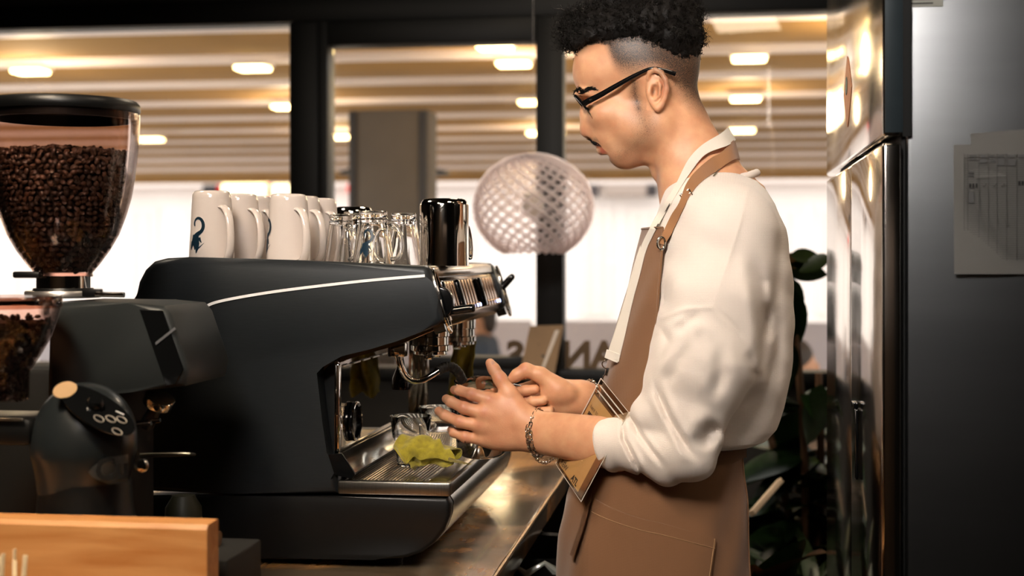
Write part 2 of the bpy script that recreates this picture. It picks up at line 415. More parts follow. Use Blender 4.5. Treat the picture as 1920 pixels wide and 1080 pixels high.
# ------------------------------------------------------------------ outside the glass
pave = M('pale_paving', '#b9b2ac', .8, var=(1.5, .1))
bm = NB(); box(bm, (-30, 4.95, -.2), (25, 40, -.08)); o = struct('pavement', bm, pave)
fac = M('white_render', '#e8dfdc', .85, var=(.6, .04)); win_d = M('far_window', '#dccfca', .6); dk = M('dark_sign_panel', '#2c2528', .5)
red = M('red_sign_light', '#c01a16', .4, emit='#e0201a', estr=1.6); glow = M('lit_sign_panel', '#fff2c8', .4, emit='#fff0c0', estr=3.5)
bld = thing('shop_building', (-2, 24, -.08), 'pale rendered building across the street with lit sign band', 'building')
bm = NB(); box(bm, (-22, 24, -.08), (16, 28, 9)); build('facade', bm, fac, bld, 0)
for px in (20, 130, 240, 345, 640, 850, 1090, 1180, 1290, 1440, 1530):
    a = at(px, 390, 24); b = at(px+58, 590, 24); bm = NB(); box(bm, (a.x, 23.94, b.z), (b.x, 24.0, a.z), .01); w = build('window', bm, M('window_reveal', '#e4dad6', .7), bld, 0)
    bm = NB(); box(bm, (a.x+.08, 23.93, b.z+.08), ((a.x+b.x)/2-.04, 23.945, a.z-.08)); box(bm, ((a.x+b.x)/2+.04, 23.93, b.z+.08), (b.x-.08, 23.945, a.z-.08)); build('pane', bm, win_d, w, 0)
bm = NB(); a = at(-300, 328, 23.7); b = at(1700, 342, 23.7); box(bm, (a.x, 23.6, b.z), (b.x, 24, a.z)); build('ledge', bm, M('ledge_stone', '#d5c8c4', .8), bld, 0)
def sign(pxa, pxb, pya, pyb, mat, nm):
    a = at(pxa, pya, 23.6); b = at(pxb, pyb, 23.6); bm = NB(); box(bm, (a.x, 23.6, b.z), (b.x, 23.75, a.z), .02); build(nm, bm, mat, bld)
sign(378, 415, 344, 366, dk, 'sign_panel'); sign(415, 506, 342, 366, glow, 'lit_sign'); sign(496, 510, 343, 367, red, 'red_sign_or_glow'); sign(510, 545, 343, 365, glow, 'lit_sign')
sign(405, 416, 344, 366, red, 'red_sign_or_glow'); sign(1088, 1122, 345, 369, dk, 'sign_panel'); sign(1132, 1216, 346, 368, M('tan_panel', '#9c8c84', .7), 'sign_panel'); sign(1210, 1232, 346, 368, dk, 'sign_panel'); sign(650, 684, 341, 360, red, 'red_sign_or_glow')  # last red panel stands in for a reflected red glow
# low fence
f = thing('street_barrier', (-1, 12, -.08), 'pale lilac street barrier behind the window lettering', 'barrier')
zt_ = at(1100, 602, 12).z
for i in range(8):
    xa = -6+i*1.5; bm = NB(); box(bm, (xa, 12, -.08), (xa+1.46, 12.05, zt_), .01); build('panel', bm, M('lilac_panel', '#b9b3bb', .7), f)
# awning
tan_f = M('tan_awning_fabric', '#a98350', .8, var=(2, .12)); beam_m = M('white_awning_beam', '#ecdcd4', .5, var=(3, .03))
aw = thing('awning', (-1, 7, 2.44), 'folding tan awning with white cross beams over the terrace', 'awning')
AX0, AX1 = -8, 5.5
for k in range(10):
    y0 = 6.1+k*1.0; zz = 2.46-max(0, k-7)*.03
    bm = NB(); n = 10; rows = []
    for i in range(n+1):
        t = i/n; z = zz-.075*math.sin(PI*t)**.8+.005; rows.append((y0+t*1.0, z))
    for dz in (0, .006):
        vs = [[bm.verts.new((x, y, z+dz)) for x in (AX0, AX1)] for y, z in rows]
        for a, b in zip(vs, vs[1:]): bm.faces.new((a[0], a[1], b[1], b[0]))
    build('fabric_bay', bm, tan_f, aw)
    bm = NB(); box(bm, (AX0, y0-.05, zz-.062), (AX1, y0+.05, zz-.005), .015); build('beam', bm, beam_m, aw)
bm = NB(); box(bm, (AX0, 16.1, 2.26), (AX1, 16.14, 2.4), .01); build('valance', bm, tan_f, aw)
for x in (AX0, AX1):
    bm = NB(); box(bm, (x-.05, 6, 2.46), (x+.05, 16.2, 2.56)); build('rail', bm, beam_m, aw, 0)
for x in (AX0+.1, AX1-.1):
    bm = NB(); box(bm, (x-.05, 16, -.08), (x+.05, 16.1, 2.5)); build('post', bm, black_frame, aw, 0)
# lamps under the awning (lit)
lamp_m = M('lit_warm_lamp', '#fff0c4', .3, emit='#ffdf9a', estr=14)
spots = [(57, 131), (474, 125), (538, 198), (282, 260), (636, 255), (928, 85), (963, 117), (1000, 190), (1012, 248), (1405, 107), (1398, 183), (1391, 243), (1600, 60)]
LAMPL = ['warm awning lamp above the big bean hopper at the left border', 'warm awning lamp high in the left window near the black post', 'warm awning lamp half hidden by the left edge of the black post', 'warm awning lamp just right of the bean hopper', 'warm awning lamp left of the grey pillar', 'warm awning lamp cut by the top rail of the middle window', 'warm awning lamp high right in the middle window', 'warm awning lamp second from the top at the right post of the middle window', 'small far awning lamp above the woven lampshade', 'top one of three awning lamps right of the face', 'middle one of three awning lamps right of the face', 'lowest of three awning lamps beside the neck', 'warm awning lamp reflected beside the refrigerator door']
first = None
for i, (px, py) in enumerate(spots):
    zl = 2.345
    d = (zl-CZ)*FPX/(HY-py); u = (px-960)/FPX; Y = d*(CY+u*SY); p = at(px, py, Y)
    t = thing('terrace_lamp', p, LAMPL[i], 'lamp', 'lamps under the awning')
    hw = .085*(d/8)**.35
    bm = NB(); box(bm, (p.x-hw, p.y-.06, p.z-.02), (p.x+hw, p.y+.06, p.z), .009); build('diffuser', bm, lamp_m, t)
    bm = NB(); box(bm, (p.x-hw-.01, p.y-.07, p.z+.001), (p.x+hw+.01, p.y+.07, p.z+.02), .004); build('housing', bm, beam_m, t)
    if i % 2 == 0:
        l = bpy.data.lights.new('terrace_lamp_light', 'POINT'); l.energy = 14; l.color = (1, .78, .5); l.shadow_soft_size = .1
        lo_ = bpy.data.objects.new('terrace_lamp_light', l); COL.objects.link(lo_); lo_.location = (p.x, p.y, p.z-.12)
# grey pillar and patio heater
p0 = at(653, 207, 7.6); p1 = at(803, 400, 7.6)
t = thing('terrace_pillar', ((p0.x+p1.x)/2, 7.7, -.08), 'square grey brown pillar standing on the terrace', 'pillar')
bm = NB(); box(bm, (p0.x, 7.6, -.08), (p1.x, 7.85, p0.z), .01); build('shaft', bm, M('grey_brown_cladding', '#5c544d', .7, var=(5, .08)), t)
bm = NB(); box(bm, (p0.x+.005, 7.59, -.075), (p0.x+.045, 7.6, p0.z-.01), .002); box(bm, (p1.x-.05, 7.59, -.075), (p1.x-.005, 7.6, p0.z-.01), .002); build('edge_strip', bm, M('dark_cladding', '#38373a', .6), t)
q = at(727, 318, 9); t = thing('patio_heater', (q.x, 9, -.08), 'dark round patio heater hood behind the grey pillar', 'heater')
bm = NB(); lathe(bm, [(.0, .06), (.12, .05), (.36, -.0), (.37, -.02), (.1, -.02), (0, -.02)], 32, (q.x, 9.2, q.z)); build('hood', bm, black_frame, t)
bm = NB(); lathe(bm, [(.04, -.02), (.04, -.3), (.02, -.31), (.02, -1.4), (.2, -1.42), (.2, -1.5), (0, -1.5)], 20, (q.x, 9.2, q.z)); build('stem', bm, black_frame, t)
# woven globe lampshade hanging inside, by the frame
g = at(1000, 388, 4.45); R_ = .185
t = thing('woven_lampshade', g, 'white woven lattice globe shade in front of the window frame', 'lampshade')
wl_m = M('white_lattice', '#fbf4f4', .8, var=(20, .02), trans=.8, ior=1.03)
bm = NB()
for sgn in (1, -1):
    for k in range(22):
        pts = []
        for i in range(19):
            th = .12+(PI*.80)*i/18; ph = 2*PI*k/22+sgn*th*1.25
            pts.append(g+Vector((math.sin(th)*math.cos(ph), math.sin(th)*math.sin(ph), math.cos(th)*.88))*(R_+.003*sgn))
        tube(bm, pts, .0062, 5)
o = build('lattice', bm, wl_m, t); o['kind'] = 'stuff'
bm = NB(); tube(bm, [g+Vector((R_*.16*math.cos(a*PI/8), R_*.16*math.sin(a*PI/8), R_*.87)) for a in range(16)], .006, 6, closed=True); build('top_ring', bm, wl_m, t)
bm = NB(); lathe(bm, [(0, .05), (.03, .04), (.035, 0), (.02, -.03), (0, -.035)], 16, g); build('bulb', bm, M('opal_bulb', '#f2ebe2', .3), t)
bm = NB(); tube(bm, [g+Vector((0, 0, .05)), Vector((g.x, g.y, ZC-.01))], .0004, 5); build('cord', bm, M('clear_cord', '#d8d8d8', .3), t)
# leaning card
a = at(990, 612, 4.7); w_ = .115
t = thing('menu_card', at(1015, 694, 4.7), 'brown card with a dark print leaning against the window frame', 'card')
cm = M('kraft_card', '#8d7458', .8, var=(30, .06)); c0 = at(975, 700, 4.66); c1 = at(1040, 700, 4.66); t0 = at(994, 612, 4.74); t1 = at(1057, 610, 4.74)
def quad_slab(bm, a, b, c, d, th):
    n = (b-a).cross(d-a).normalized()*th
    v = [bm.verts.new(p) for p in (a, b, c, d)]; w = [bm.verts.new(p+n) for p in (a, b, c, d)]
    bm.faces.new(v); bm.faces.new(w[::-1])
    for i in range(4): bm.faces.new((v[i], v[(i+1) % 4], w[(i+1) % 4], w[i]))
def L2(s, r): return c0.lerp(c1, s).lerp(t0.lerp(t1, s), r)
b0 = c0-(t0-c0)*.12; b1 = c1-(t1-c1)*.12
bm = NB(); quad_slab(bm, b0, b1, t1, t0, .004); build('card', bm, cm, t, 0)
off = Vector((0, -.003, 0))
bm = NB(); quad_slab(bm, L2(.42, .12)+off, L2(.9, .12)+off, L2(.9, .38)+off, L2(.42, .38)+off, .001); build('print', bm, M('dark_print', '#26323a', .6), t, 0)
for r in (.88, .78, .68, .6):
    bm = NB(); quad_slab(bm, L2(.12, r)+off, L2(.72, r)+off, L2(.72, r+.025)+off, L2(.12, r+.025)+off, .001); build('text_line', bm, M('brown_print', '#5d4a38', .6), t, 0)
bm = NB(); quad_slab(bm, L2(.6, .12)+off*2, L2(.68, .12)+off*2, L2(.9, .9)+off*2, L2(.78, .9)+off*2, .001); build('feather_print', bm, M('white_print', '#d8cfc4', .6), t, 0)

# ------------------------------------------------------------------ refrigerator
FX = .245; fn, fm_, ff = 1655, 1597, 1550
def fy(px): return atx(px, 480, FX).y
y0, y1, y2 = fy(fn), fy(fm_), fy(ff)
zsp = 1.4+(y0/ (CY+ (fn-960)/FPX*SY))*218/FPX
fr = thing('refrigerator', (FX+.4, (y0+y2)/2, 0), 'tall stainless steel refrigerator on the right with papers on its side', 'refrigerator')
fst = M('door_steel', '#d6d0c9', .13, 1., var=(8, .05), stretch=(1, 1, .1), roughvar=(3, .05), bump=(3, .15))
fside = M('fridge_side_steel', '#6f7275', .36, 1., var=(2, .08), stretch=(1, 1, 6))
dth = atx(fn, 480, FX); e1 = at(1692, 480, y0).x; e2 = at(1701, 480, y0).x
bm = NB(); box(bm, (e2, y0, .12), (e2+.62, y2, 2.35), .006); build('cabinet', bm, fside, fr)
bm = NB(); box(bm, (e1, y0+.015, .13), (e2-.001, y2-.01, 2.34)); build('gasket', bm, black_matte, fr, 0)
def door(ya, yb, za, zb, frontx, mat, edge):
    bm = NB(); box(bm, (frontx, ya, za), (e1-.001, yb, zb), .006, seg=3); d = build('door', bm, mat, fr); return d
d1 = door(y0, y2, zsp+.004, 2.34, FX, fst, 0)
d2 = door(y0, y1-.002, .2, zsp-.004, FX-.001, fst, 0); d3 = door(y1+.002, y2, .2, zsp-.004, FX, fst, 0)
hz0 = atx(1608, 895, FX).z; hz1 = atx(1608, 765, FX).z; hy = fy(1609)
bm = NB(); box(bm, (FX-.006, hy-.02, hz0), (FX-.0015, hy+.02, hz1), .002); box(bm, (FX-.010, hy-.02, hz1+.001), (FX-.0015, hy+.02, hz1+.012), .002); build('handle', bm, [black_gloss], d2)
bm = NB(); box(bm, (e1, y0-.006, zsp+.004), (e1+.012, y0-.001, 2.3)); 
for sx in (0, .5):
    for yy in (y0+.05, y2-.05): build('foot', lathe(NB(), [(0, .12), (.03, .12), (.03, .02), (.04, 0), (0, 0)], 12, (e2+.06+sx, yy, 0)), black_frame, fr)
build('door_hinge_cover', bm, black_frame, fr)
# black side of upper door
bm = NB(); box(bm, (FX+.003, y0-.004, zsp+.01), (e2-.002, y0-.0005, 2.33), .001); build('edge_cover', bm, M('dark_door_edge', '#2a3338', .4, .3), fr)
# sticker on upper door
st = atx(1590, 172, FX); bm = NB(); N_ = 20; vs = []
for i in range(N_):
    a = 2*PI*i/N_; rr = 1-.25*abs(math.sin(a*2)); vs.append(bm.verts.new((FX-.0015, st.y+.075*math.cos(a)*rr, st.z+.066*math.sin(a)*rr)))
f_ = bm.faces.new(vs); r_ = bmesh.ops.extrude_face_region(bm, geom=[f_])
for v in r_['geom']:
    if isinstance(v, bmesh.types.BMVert): v.co.x += .001
o = build('door_sticker', bm, M('orange_sticker', '#c98a63', .6), None, 0); tag(o, 'orange brown pointed sticker on the upper refrigerator door', 'sticker')
bm = NB(); lathe(bm, [(0, 0), (.017, 0), (.017, .001), (0, .001)], 20, (FX-.0018, st.y+.01, st.z+.012), axis_to((-1, 0, 0))); build('sticker_print', bm, M('teal_print', '#2c4a48', .5), o)
# papers
def paper(px0, py0, px1, py1, yoff, rot, mat, nm, label, th=.0006, nseg=8):
    a = at(px0, py0, y0); b = at(px1, py1, y0); bm = NB(); n = nseg
    gr = []
    for j in range(n+1):
        row = []
        for i in range(n+1):
            s = i/n; r = j/n; x = a.x+(b.x-a.x)*s; z = b.z+(a.z-b.z)*r
            cur = .006*(1-r)**3*(1-s)+.0015*math.sin(s*5+r*3)
            p = Vector((x, y0-yoff-abs(cur), z)); c = Vector(((a.x+b.x)/2, 0, (a.z+b.z)/2))
            dx, dz = p.x-c.x, p.z-c.z; row.append(bm.verts.new((c.x+dx*math.cos(rot)-dz*math.sin(rot), p.y, c.z+dx*math.sin(rot)+dz*math.cos(rot))))
        gr.append(row)
    for j in range(n):
        for i in range(n): bm.faces.new((gr[j][i], gr[j][i+1], gr[j+1][i+1], gr[j+1][i]))
    bmesh.ops.solidify(bm, geom=bm.faces[:], thickness=th)
    o = build(nm, bm, mat); tag(o, label, 'paper', 'papers on the refrigerator side'); return o, a, b
pm = M('old_white_paper', '#9a9894', .9, var=(6, .06))
paper(1822, 246, 1960, 330, .001, .07, pm, 'paper_note', 'torn white note with pencil scribble above the table sheet')
sh, a, b = paper(1787, 272, 1985, 514, .004, 0, pm, 'paper_sheet', 'gridded white table sheet stuck to the refrigerator side')
ink = M('grey_ink', '#5a5a5a', .8); ink2 = M('black_ink', '#222222', .8)
sx = (b.x-a.x)/198; yy = y0-.0052
def sheet_box(bm, u0, v0, u1, v1, e=0): box(bm, (a.x+(u0-1787)*sx, yy-.0018-e, a.z-(v1-272)*sx), (a.x+(u1-1787)*sx, yy-.0012-e, a.z-(v0-272)*sx))
bm = NB()
for i in range(48): sheet_box(bm, 1806, 292+i*4.3, 1960, 292.5+i*4.3)
for u in (1806, 1813, 1834, 1852, 1868, 1886, 1905): sheet_box(bm, u, 290, u+.6, 498)
o = build('grid_lines', bm, ink, sh, 0); o['kind'] = 'stuff'
bm = NB()
for u, v, w, h in ((1816, 292, 14, 4), (1816, 299, 14, 3), (1837, 293, 11, 5), (1836, 300, 13, 8), (1855, 293, 8, 4), (1856, 303, 9, 3), (1870, 292, 12, 5), (1870, 299, 12, 14), (1888, 293, 14, 5), (1889, 302, 14, 12), (1908, 293, 12, 5), (1815, 324, 9, 4), (1815, 330, 9, 3), (1815, 364, 10, 22)): sheet_box(bm, u, v, u+w, v+h, .0004)
build('printed_text', bm, ink, sh, 0)
bm = NB()
def tick(u, v, s):
    tube(bm, [Vector((a.x+(q-1787)*sx, yy-.003, a.z-(r-272)*sx)) for q, r in ((u, v), (u+s*.3, v+s*.4), (u+s, v-s*.5))], .0004, 4)
for u in (1841, 1860, 1875): tick(u, 352, 7)
for q in (1816, 1822, 1828): sheet_box(bm, q, 348, q+3, 356, .0006)
for q in (1908, 1914): sheet_box(bm, q, 344, q+4, 352, .0006)
build('pen_marks', bm, ink2, sh, 0)
la = at(1703, 0, y0); lb = at(1768, 12, y0); bm = NB(); box(bm, (la.x, y0-.0012, lb.z), (lb.x, y0-.0004, lb.z+.05)); o = build('appliance_label', bm, M('label_white', '#8e8f88', .6), None, 0); tag(o, 'small printed white label at the top of the refrigerator side', 'label')
bm = NB()
for i in range(4): box(bm, (la.x+.004, y0-.0016, lb.z+.004+i*.006), (la.x+.035, y0-.0013, lb.z+.006+i*.006))
build('printed_text', bm, ink2, o, 0)

# ------------------------------------------------------------------ people sitting outside
def sitter(px, py, Y, label, coat, hairc, face=1):
    t = at(px, py, Y); zt = t.z; x = t.x; r = thing('person', (x, Y, -.08), label, 'person')
    b = SDF(); k = .04
    b.ell((x, Y, zt-.11), (.078, .09, .115), None, .02); b.cap((x-.01*face, Y, zt-.2), (x, Y, zt-.28), .05, .06, k)
    b.ell((x, Y, zt-.52), (.13, .20, .27), None, .05); b.cap((x, Y-.17, zt-.34), (x, Y+.17, zt-.34), .075, .075, .05)
    for s_ in (-1, 1):
        b.chain([(x, Y+s_*.21, zt-.36), (x-.03*face, Y+s_*.24, zt-.62), (x-.26*face, Y+s_*.15, zt-.66)], [.06, .05, .035], .03); b.ell((x-.3*face, Y+s_*.14, zt-.66), (.05, .03, .025), None, .01)
        b.chain([(x, Y+s_*.1, zt-.78), (x-.42*face, Y+s_*.1, zt-.74), (x-.42*face, Y+s_*.1, -.02)], [.09, .065, .045], .03); b.cap((x-.40*face, Y+s_*.1, -.04), (x-.56*face, Y+s_*.1, -.045), .04, .03, .02)
    b.ell((x-.075*face, Y, zt-.13), (.03, .02, .03), None, .02)
    V, Q = sdf_mesh(b, .016); mesh_obj('body', V, Q, M('far_skin', '#a8795c', .6), r)
    c = SDF(); c.ell((x, Y, zt-.53), (.15, .22, .28), None, .05); c.cap((x, Y-.18, zt-.34), (x, Y+.18, zt-.34), .09, .09, .05)
    for s_ in (-1, 1): c.chain([(x, Y+s_*.21, zt-.36), (x-.03*face, Y+s_*.24, zt-.62), (x-.2*face, Y+s_*.17, zt-.655)], [.078, .066, .055], .03)
    V, Q = sdf_mesh(c, .016); mesh_obj('jacket', V, Q, coat, r)
    h = SDF(); h.ell((x+.015*face, Y, zt-.085), (.088, .1, .1), None, .02); h.ell((x+.05*face, Y, zt-.16), (.05, .085, .09), None, .03); V, Q = sdf_mesh(h, .014); mesh_obj('hair', V, Q, hairc, r)
    d = SDF()
    for s_ in (-1, 1): d.chain([(x, Y+s_*.1, zt-.78), (x-.42*face, Y+s_*.1, zt-.74), (x-.42*face, Y+s_*.1, .06)], [.1, .078, .06], .04)
    V, Q = sdf_mesh(d, .018); mesh_obj('trousers', V, Q, M('far_trousers', '#23262c', .9), r)
    n_ = thing('bench', (x+.05*face, Y, -.08), label.split(' ')[0]+' bench outside under the '+label, 'bench'); n_['label'] = 'wooden terrace bench under the '+label
    wd = M('terrace_wood', '#5d4631', .7)
    for i in range(4): build('slat', box(NB(), (x-.22+i*.12, Y-.6, zt-.93), (x-.12+i*.12, Y+.6, zt-.90), .005), wd, n_)
    for sx_ in (-.18, .2):
        for sy_ in (-.5, .5): build('leg', box(NB(), (x+sx_-.025, Y+sy_-.025, -.08), (x+sx_+.025, Y+sy_+.025, zt-.931), .003), wd, n_)
sitter(905, 562, 10.2, 'person in a slate blue jacket sitting outside behind the machine', M('slate_jacket', '#3d4654', .9), M('brown_hair', '#2e231c', .7))
sitter(1498, 640, 7.2, 'person in a grey coat sitting outside behind the barista', M('grey_coat', '#4a484c', .9), M('brown_hair', '#2e231c', .7), -1)

# ------------------------------------------------------------------ plants in the window corner
leaf_m = [M('dark_leaf', '#1a3012', .35, var=(12, .25)), M('olive_leaf', '#2c3a18', .4, var=(12, .25)), M('brown_leaf', '#6b4a28', .5, var=(12, .3))]
def leaf_mesh(mat, L=1., w=.45, fold=.12, droop=.25, tip=1.6):
    bm = NB(); n = 8; prev = None
    for i in range(n+1):
        t = i/n; ww = w*math.sin(PI*min(1, t**.8))**.8*(1 if t < .6 else 1)+.004; z = -droop*t*t
        cur = [bm.verts.new((t, -ww/2, z+fold*ww)), bm.verts.new((t, 0, z)), bm.verts.new((t, ww/2, z+fold*ww))]
        if prev:
            for k in (0, 1): bm.faces.new((prev[k], cur[k], cur[k+1], prev[k+1]))
        prev = cur
    bmesh.ops.solidify(bm, geom=bm.faces[:], thickness=.01); o = build('leaf', bm, mat, recalc=False, smooth=60); me = o.data; COL.objects.unlink(o); bpy.data.objects.remove(o); return me
def place_leaf(me, base, d, L, parent, roll=0.):
    o = bpy.data.objects.new('leaf', me); COL.objects.link(o); d = Vector(d).normalized(); q_ = d.to_track_quat('X', 'Z').to_matrix().to_4x4()
    o.parent = parent; o.matrix_parent_inverse = parent.matrix_basis.inverted(); o.matrix_basis = Matrix.Translation(base) @ q_ @ Matrix.Rotation(roll, 4, 'X') @ Matrix.Scale(L, 4)
def stems(bm, pts, r): tube(bm, bez(pts, 5), r, 7)
ml = [leaf_mesh(m) for m in leaf_m]; fe = leaf_mesh(M('fern_green', '#26351a', .5), w=.14, droop=.4)
def pot(x, y, r, h, mat, t): build('pot', lathe(NB(), [(0, .002), (r*.75, .002), (r, h-.02), (r*1.06, h-.02), (r*1.06, h), (r*.94, h), (r*.9, h-.05), (0, h-.05)], 28, (x, y, 0)), mat, t)
rl = random.Random(5)
px0 = at(1500, 900, 4.0); t = thing('rubber_plant', (px0.x, 4.0, 0), 'tall leafy plant with dark leaves in the corner behind the barista', 'plant')
pot(px0.x, 4.0, .16, .32, M('dark_pot', '#2b2420', .7), t)
trunks = []
for (a, b) in (((1478, 480), 3.95), ((1535, 700), 4.1), ((1440, 800), 4.05)):
    top = at(a[0], a[1], b); p0_ = Vector((px0.x, 4.0, .25)); mid = p0_.lerp(top, .5)+Vector((.03, .02, 0)); bm = NB(); stems(bm, [p0_, mid, top], .011); build('stem', bm, M('brown_stem', '#5a3f28', .7), t); trunks.append((p0_, mid, top))
def leaf_px(p0_, p1_, Y, k, L=None, roll=0.):
    a = at(p0_[0], p0_[1], Y); b = at(p1_[0], p1_[1], Y+.02); place_leaf(ml[k], a, b-a, (b-a).length, t, roll)
for a, b, k, roll in (((1462, 490), (1530, 486), 2, 1.5), ((1556, 480), (1500, 508), 1, 1.4), ((1470, 505), (1558, 512), 1, 1.4), ((1482, 480), (1545, 478), 1, 1.2), ((1475, 540), (1510, 655), 0, 1.5), ((1485, 520), (1505, 640), 0, 1.2), ((1480, 640), (1495, 745), 0, 1.3), ((1500, 740), (1560, 800), 0, .9), ((1540, 720), (1520, 830), 0, 1.2)): leaf_px(a, b, 3.92, k, None, roll)
for i in range(70):
    tr_ = trunks[rl.randrange(3)]; s_ = rl.uniform(.25, .8); p = tr_[0].lerp(tr_[1], s_*2) if s_ < .5 else tr_[1].lerp(tr_[2], s_*2-1)
    if p.z > 1.02: continue
    a = rl.uniform(0, 6.28); place_leaf(ml[0 if rl.random() < .7 else 1 if rl.random() < .7 else 2], p, (math.cos(a), math.sin(a)*.6, rl.uniform(-.5, .5)), rl.uniform(.14, .26), t, rl.uniform(-.6, .6))
p1_ = at(1525, 1000, 3.7); t = thing('fern_plant', (p1_.x, 3.7, 0), 'spiky low fern in a pale pot right of the apron', 'plant'); pot(p1_.x, 3.7, .13, .52, M('pale_pot', '#8d857c', .6), t)
for i in range(60):
    a = rl.uniform(0, 6.28); place_leaf(fe, Vector((p1_.x, 3.7, .5)), (math.cos(a), math.sin(a), rl.uniform(.2, 1.6)), rl.uniform(.16, .34), t, rl.uniform(-.3, .3))
p2_ = at(1432, 1000, 3.5); t = thing('broad_leaf_plant', (p2_.x, 3.55, 0), 'low plant with broad brown green leaves directly behind the apron', 'plant'); pot(p2_.x, 3.55, .12, .35, M('dark_pot', '#2b2420'), t)
for i in range(26):
    a = rl.uniform(0, 6.28); place_leaf(ml[rl.choice((0, 0, 1, 2))], Vector((p2_.x, 3.55, .34+rl.uniform(0, .25))), (math.cos(a), math.sin(a), rl.uniform(.3, 2)), rl.uniform(.16, .3), t, rl.uniform(-.5, .5))
a_, b_ = at(1425, 945, 3.6), at(1492, 868, 3.85); bm = NB(); box(bm, (-.007, -.008, -.06), (.007, .008, (b_-a_).length*.55), .002, mtx=frame(a_, (b_-a_).cross(Vector((0, 1, 0))), Vector((0, 1, 0)).cross(Vector((1, 0, 0)))*0+(b_-a_).cross((b_-a_).cross(Vector((0, 1, 0))))) )
build('support_stick', bm, M('pale_stick', '#b8a48e', .6), t)
# ================================================================== COUNTER
ZK = .86; XE = -.368
cwood = wood('counter_wood', '#c68d4c', '#8f5c2d', .32, .35, (14, 1.2, 14), .1, dark=(4.5, '#4c4133'))
ct = thing('counter', (-1.4, 2.9, 0), 'long wooden bar counter with a worn front edge under the espresso machine', 'counter')
bm = NB(); box(bm, (-2.6, 1.45, ZK-.055), (XE, YF-.05, ZK), .006, seg=3); build('worktop', bm, cwood, ct)
bm = NB(); box(bm, (-2.55, 1.5, 0), (XE-.34, YF-.06, ZK-.056)); build('base_cabinet', bm, black_matte, ct, 0)
bm = NB(); tube(bm, [(XE-.001, 1.47+i*.05, ZK-.004) for i in range(66)], [.0045+.0006*math.sin(i*7.3) for i in range(66)], 8); build('edge_trim', bm, M('worn_metal_edge', '#b99a78', .28, 1., var=(60, .2), bump=(200, .4)), ct)

# ------------------------------------------------------------------ espresso machine
Y0 = 2.40; Y1 = 3.15
def q(px, py, Y=Y0): p = at(px, py, Y); return (p.x, p.z)
em = thing('espresso_machine', (-.75, 2.77, ZK), 'large black and chrome two group espresso machine on the wooden counter', 'espresso machine')
side = [(252, 560), (258, 528), (270, 505), (286, 490), (310, 484), (352, 482), (560, 488), (795, 498), (803, 505), (812, 530), (822, 560), (830, 592), (829, 602), (818, 611), (790, 622), (740, 641), (690, 656), (640, 668), (604, 674), (592, 680), (594, 700), (604, 790), (613, 850), (622, 880), (632, 895), (632, 926), (440, 926), (250, 921), (244, 700)]
bm = NB(); prism(bm, [q(*p) for p in side], Y0, Y0+.04, .012, 3); build('side_panel', bm, brushed, em, 50)
bm = NB(); prism(bm, [q(*p) for p in side], Y1-.04, Y1, .012, 3); build('side_panel', bm, brushed, em, 50)
core = [(262, 560), (275, 510), (300, 494), (790, 506), (800, 560), (790, 612), (640, 662), (618, 676), (622, 860), (628, 920), (262, 920)]
bm = NB(); prism(bm, [q(*p) for p in core], Y0+.041, Y1-.041); build('body', bm, M('dark_machine_body', '#1a1c1d', .35, .4), em, 30)
# chrome line on the side panel, its reflected brightness painted as a pale colour
ln = bez([q_ for q_ in [Vector((q(px, py)[0], Y0-.0005, q(px, py)[1])) for px, py in ((338, 640), (346, 618), (360, 598), (382, 578), (412, 565), (500, 549), (600, 536), (700, 525), (797, 517))]], 6)
bm = NB(); prev = None
for i, p in enumerate(ln):
    t = (ln[min(i+1, len(ln)-1)]-ln[max(i-1, 0)]).normalized(); n_ = Vector((-t.z, 0, t.x))*.0024
    cur = [bm.verts.new(p+n_+Vector((0, -.0015, 0))), bm.verts.new(p-n_+Vector((0, -.0015, 0))), bm.verts.new(p-n_+Vector((0, .002, 0))), bm.verts.new(p+n_+Vector((0, .002, 0)))]
    if prev:
        for k in range(4): bm.faces.new((prev[k], prev[(k+1) % 4], cur[(k+1) % 4], cur[k]))
    prev = cur
build('trim_line', bm, M('bright_trim', '#f2f2f2', .35, .1), em)
# lower side: rounded base
base = [(250, 930), (440, 930), (632, 931), (838, 933), (845, 945), (843, 968), (833, 995), (815, 1018), (790, 1037), (760, 1047), (700, 1050), (262, 1050)]
bm = NB(); prism(bm, [q(*p) for p in base], Y0, Y0+.03, .008, 3); build('base_end', bm, black_sat, em)
bm = NB(); prism(bm, [q(*p) for p in base], Y1-.03, Y1, .008, 3); build('base_end', bm, black_sat, em)
bm = NB(); prism(bm, [q(*p) for p in base], Y0+.0305, Y1-.0305, 0); build('base', bm, M('base_steel', '#aaa59c', .26, 1., var=(10, .08)), em)
for fx, fyy in ((715, Y0+.06), (715, Y1-.06), (330, Y0+.06), (330, Y1-.06)):
    x, z = q(fx, 1049); bm = NB(); lathe(bm, [(0, ZK+.0003), (.024, ZK+.0003), (.026, ZK+.008), (.02, z+.003), (0, z+.003)], 20, (x, fyy, 0)); build('foot', bm, black_sat, em)
# cup tray / chrome hood on top
XF = q(801, 500)[0]; ZT = q(801, 499)[1]
bm = NB(); prism(bm, [(XF-.40, ZT-.001), (XF-.01, ZT), (XF-.001, ZT-.003), (XF+.002, ZT-.0175), (XF-.012, ZT-.021), (XF-.40, ZT-.018)], Y0+.041, Y1-.041, .001, 1); build('chrome_hood', bm, M('polished_steel', '#efe9e0', .3, 1.), em, 60)
xl_, zl_ = q(300, 492)
bm = NB(); box(bm, (xl_, Y0+.042, ZT-.012), (XF-.402, Y1-.042, ZT-.002)); build('cup_tray', bm, steel, em)
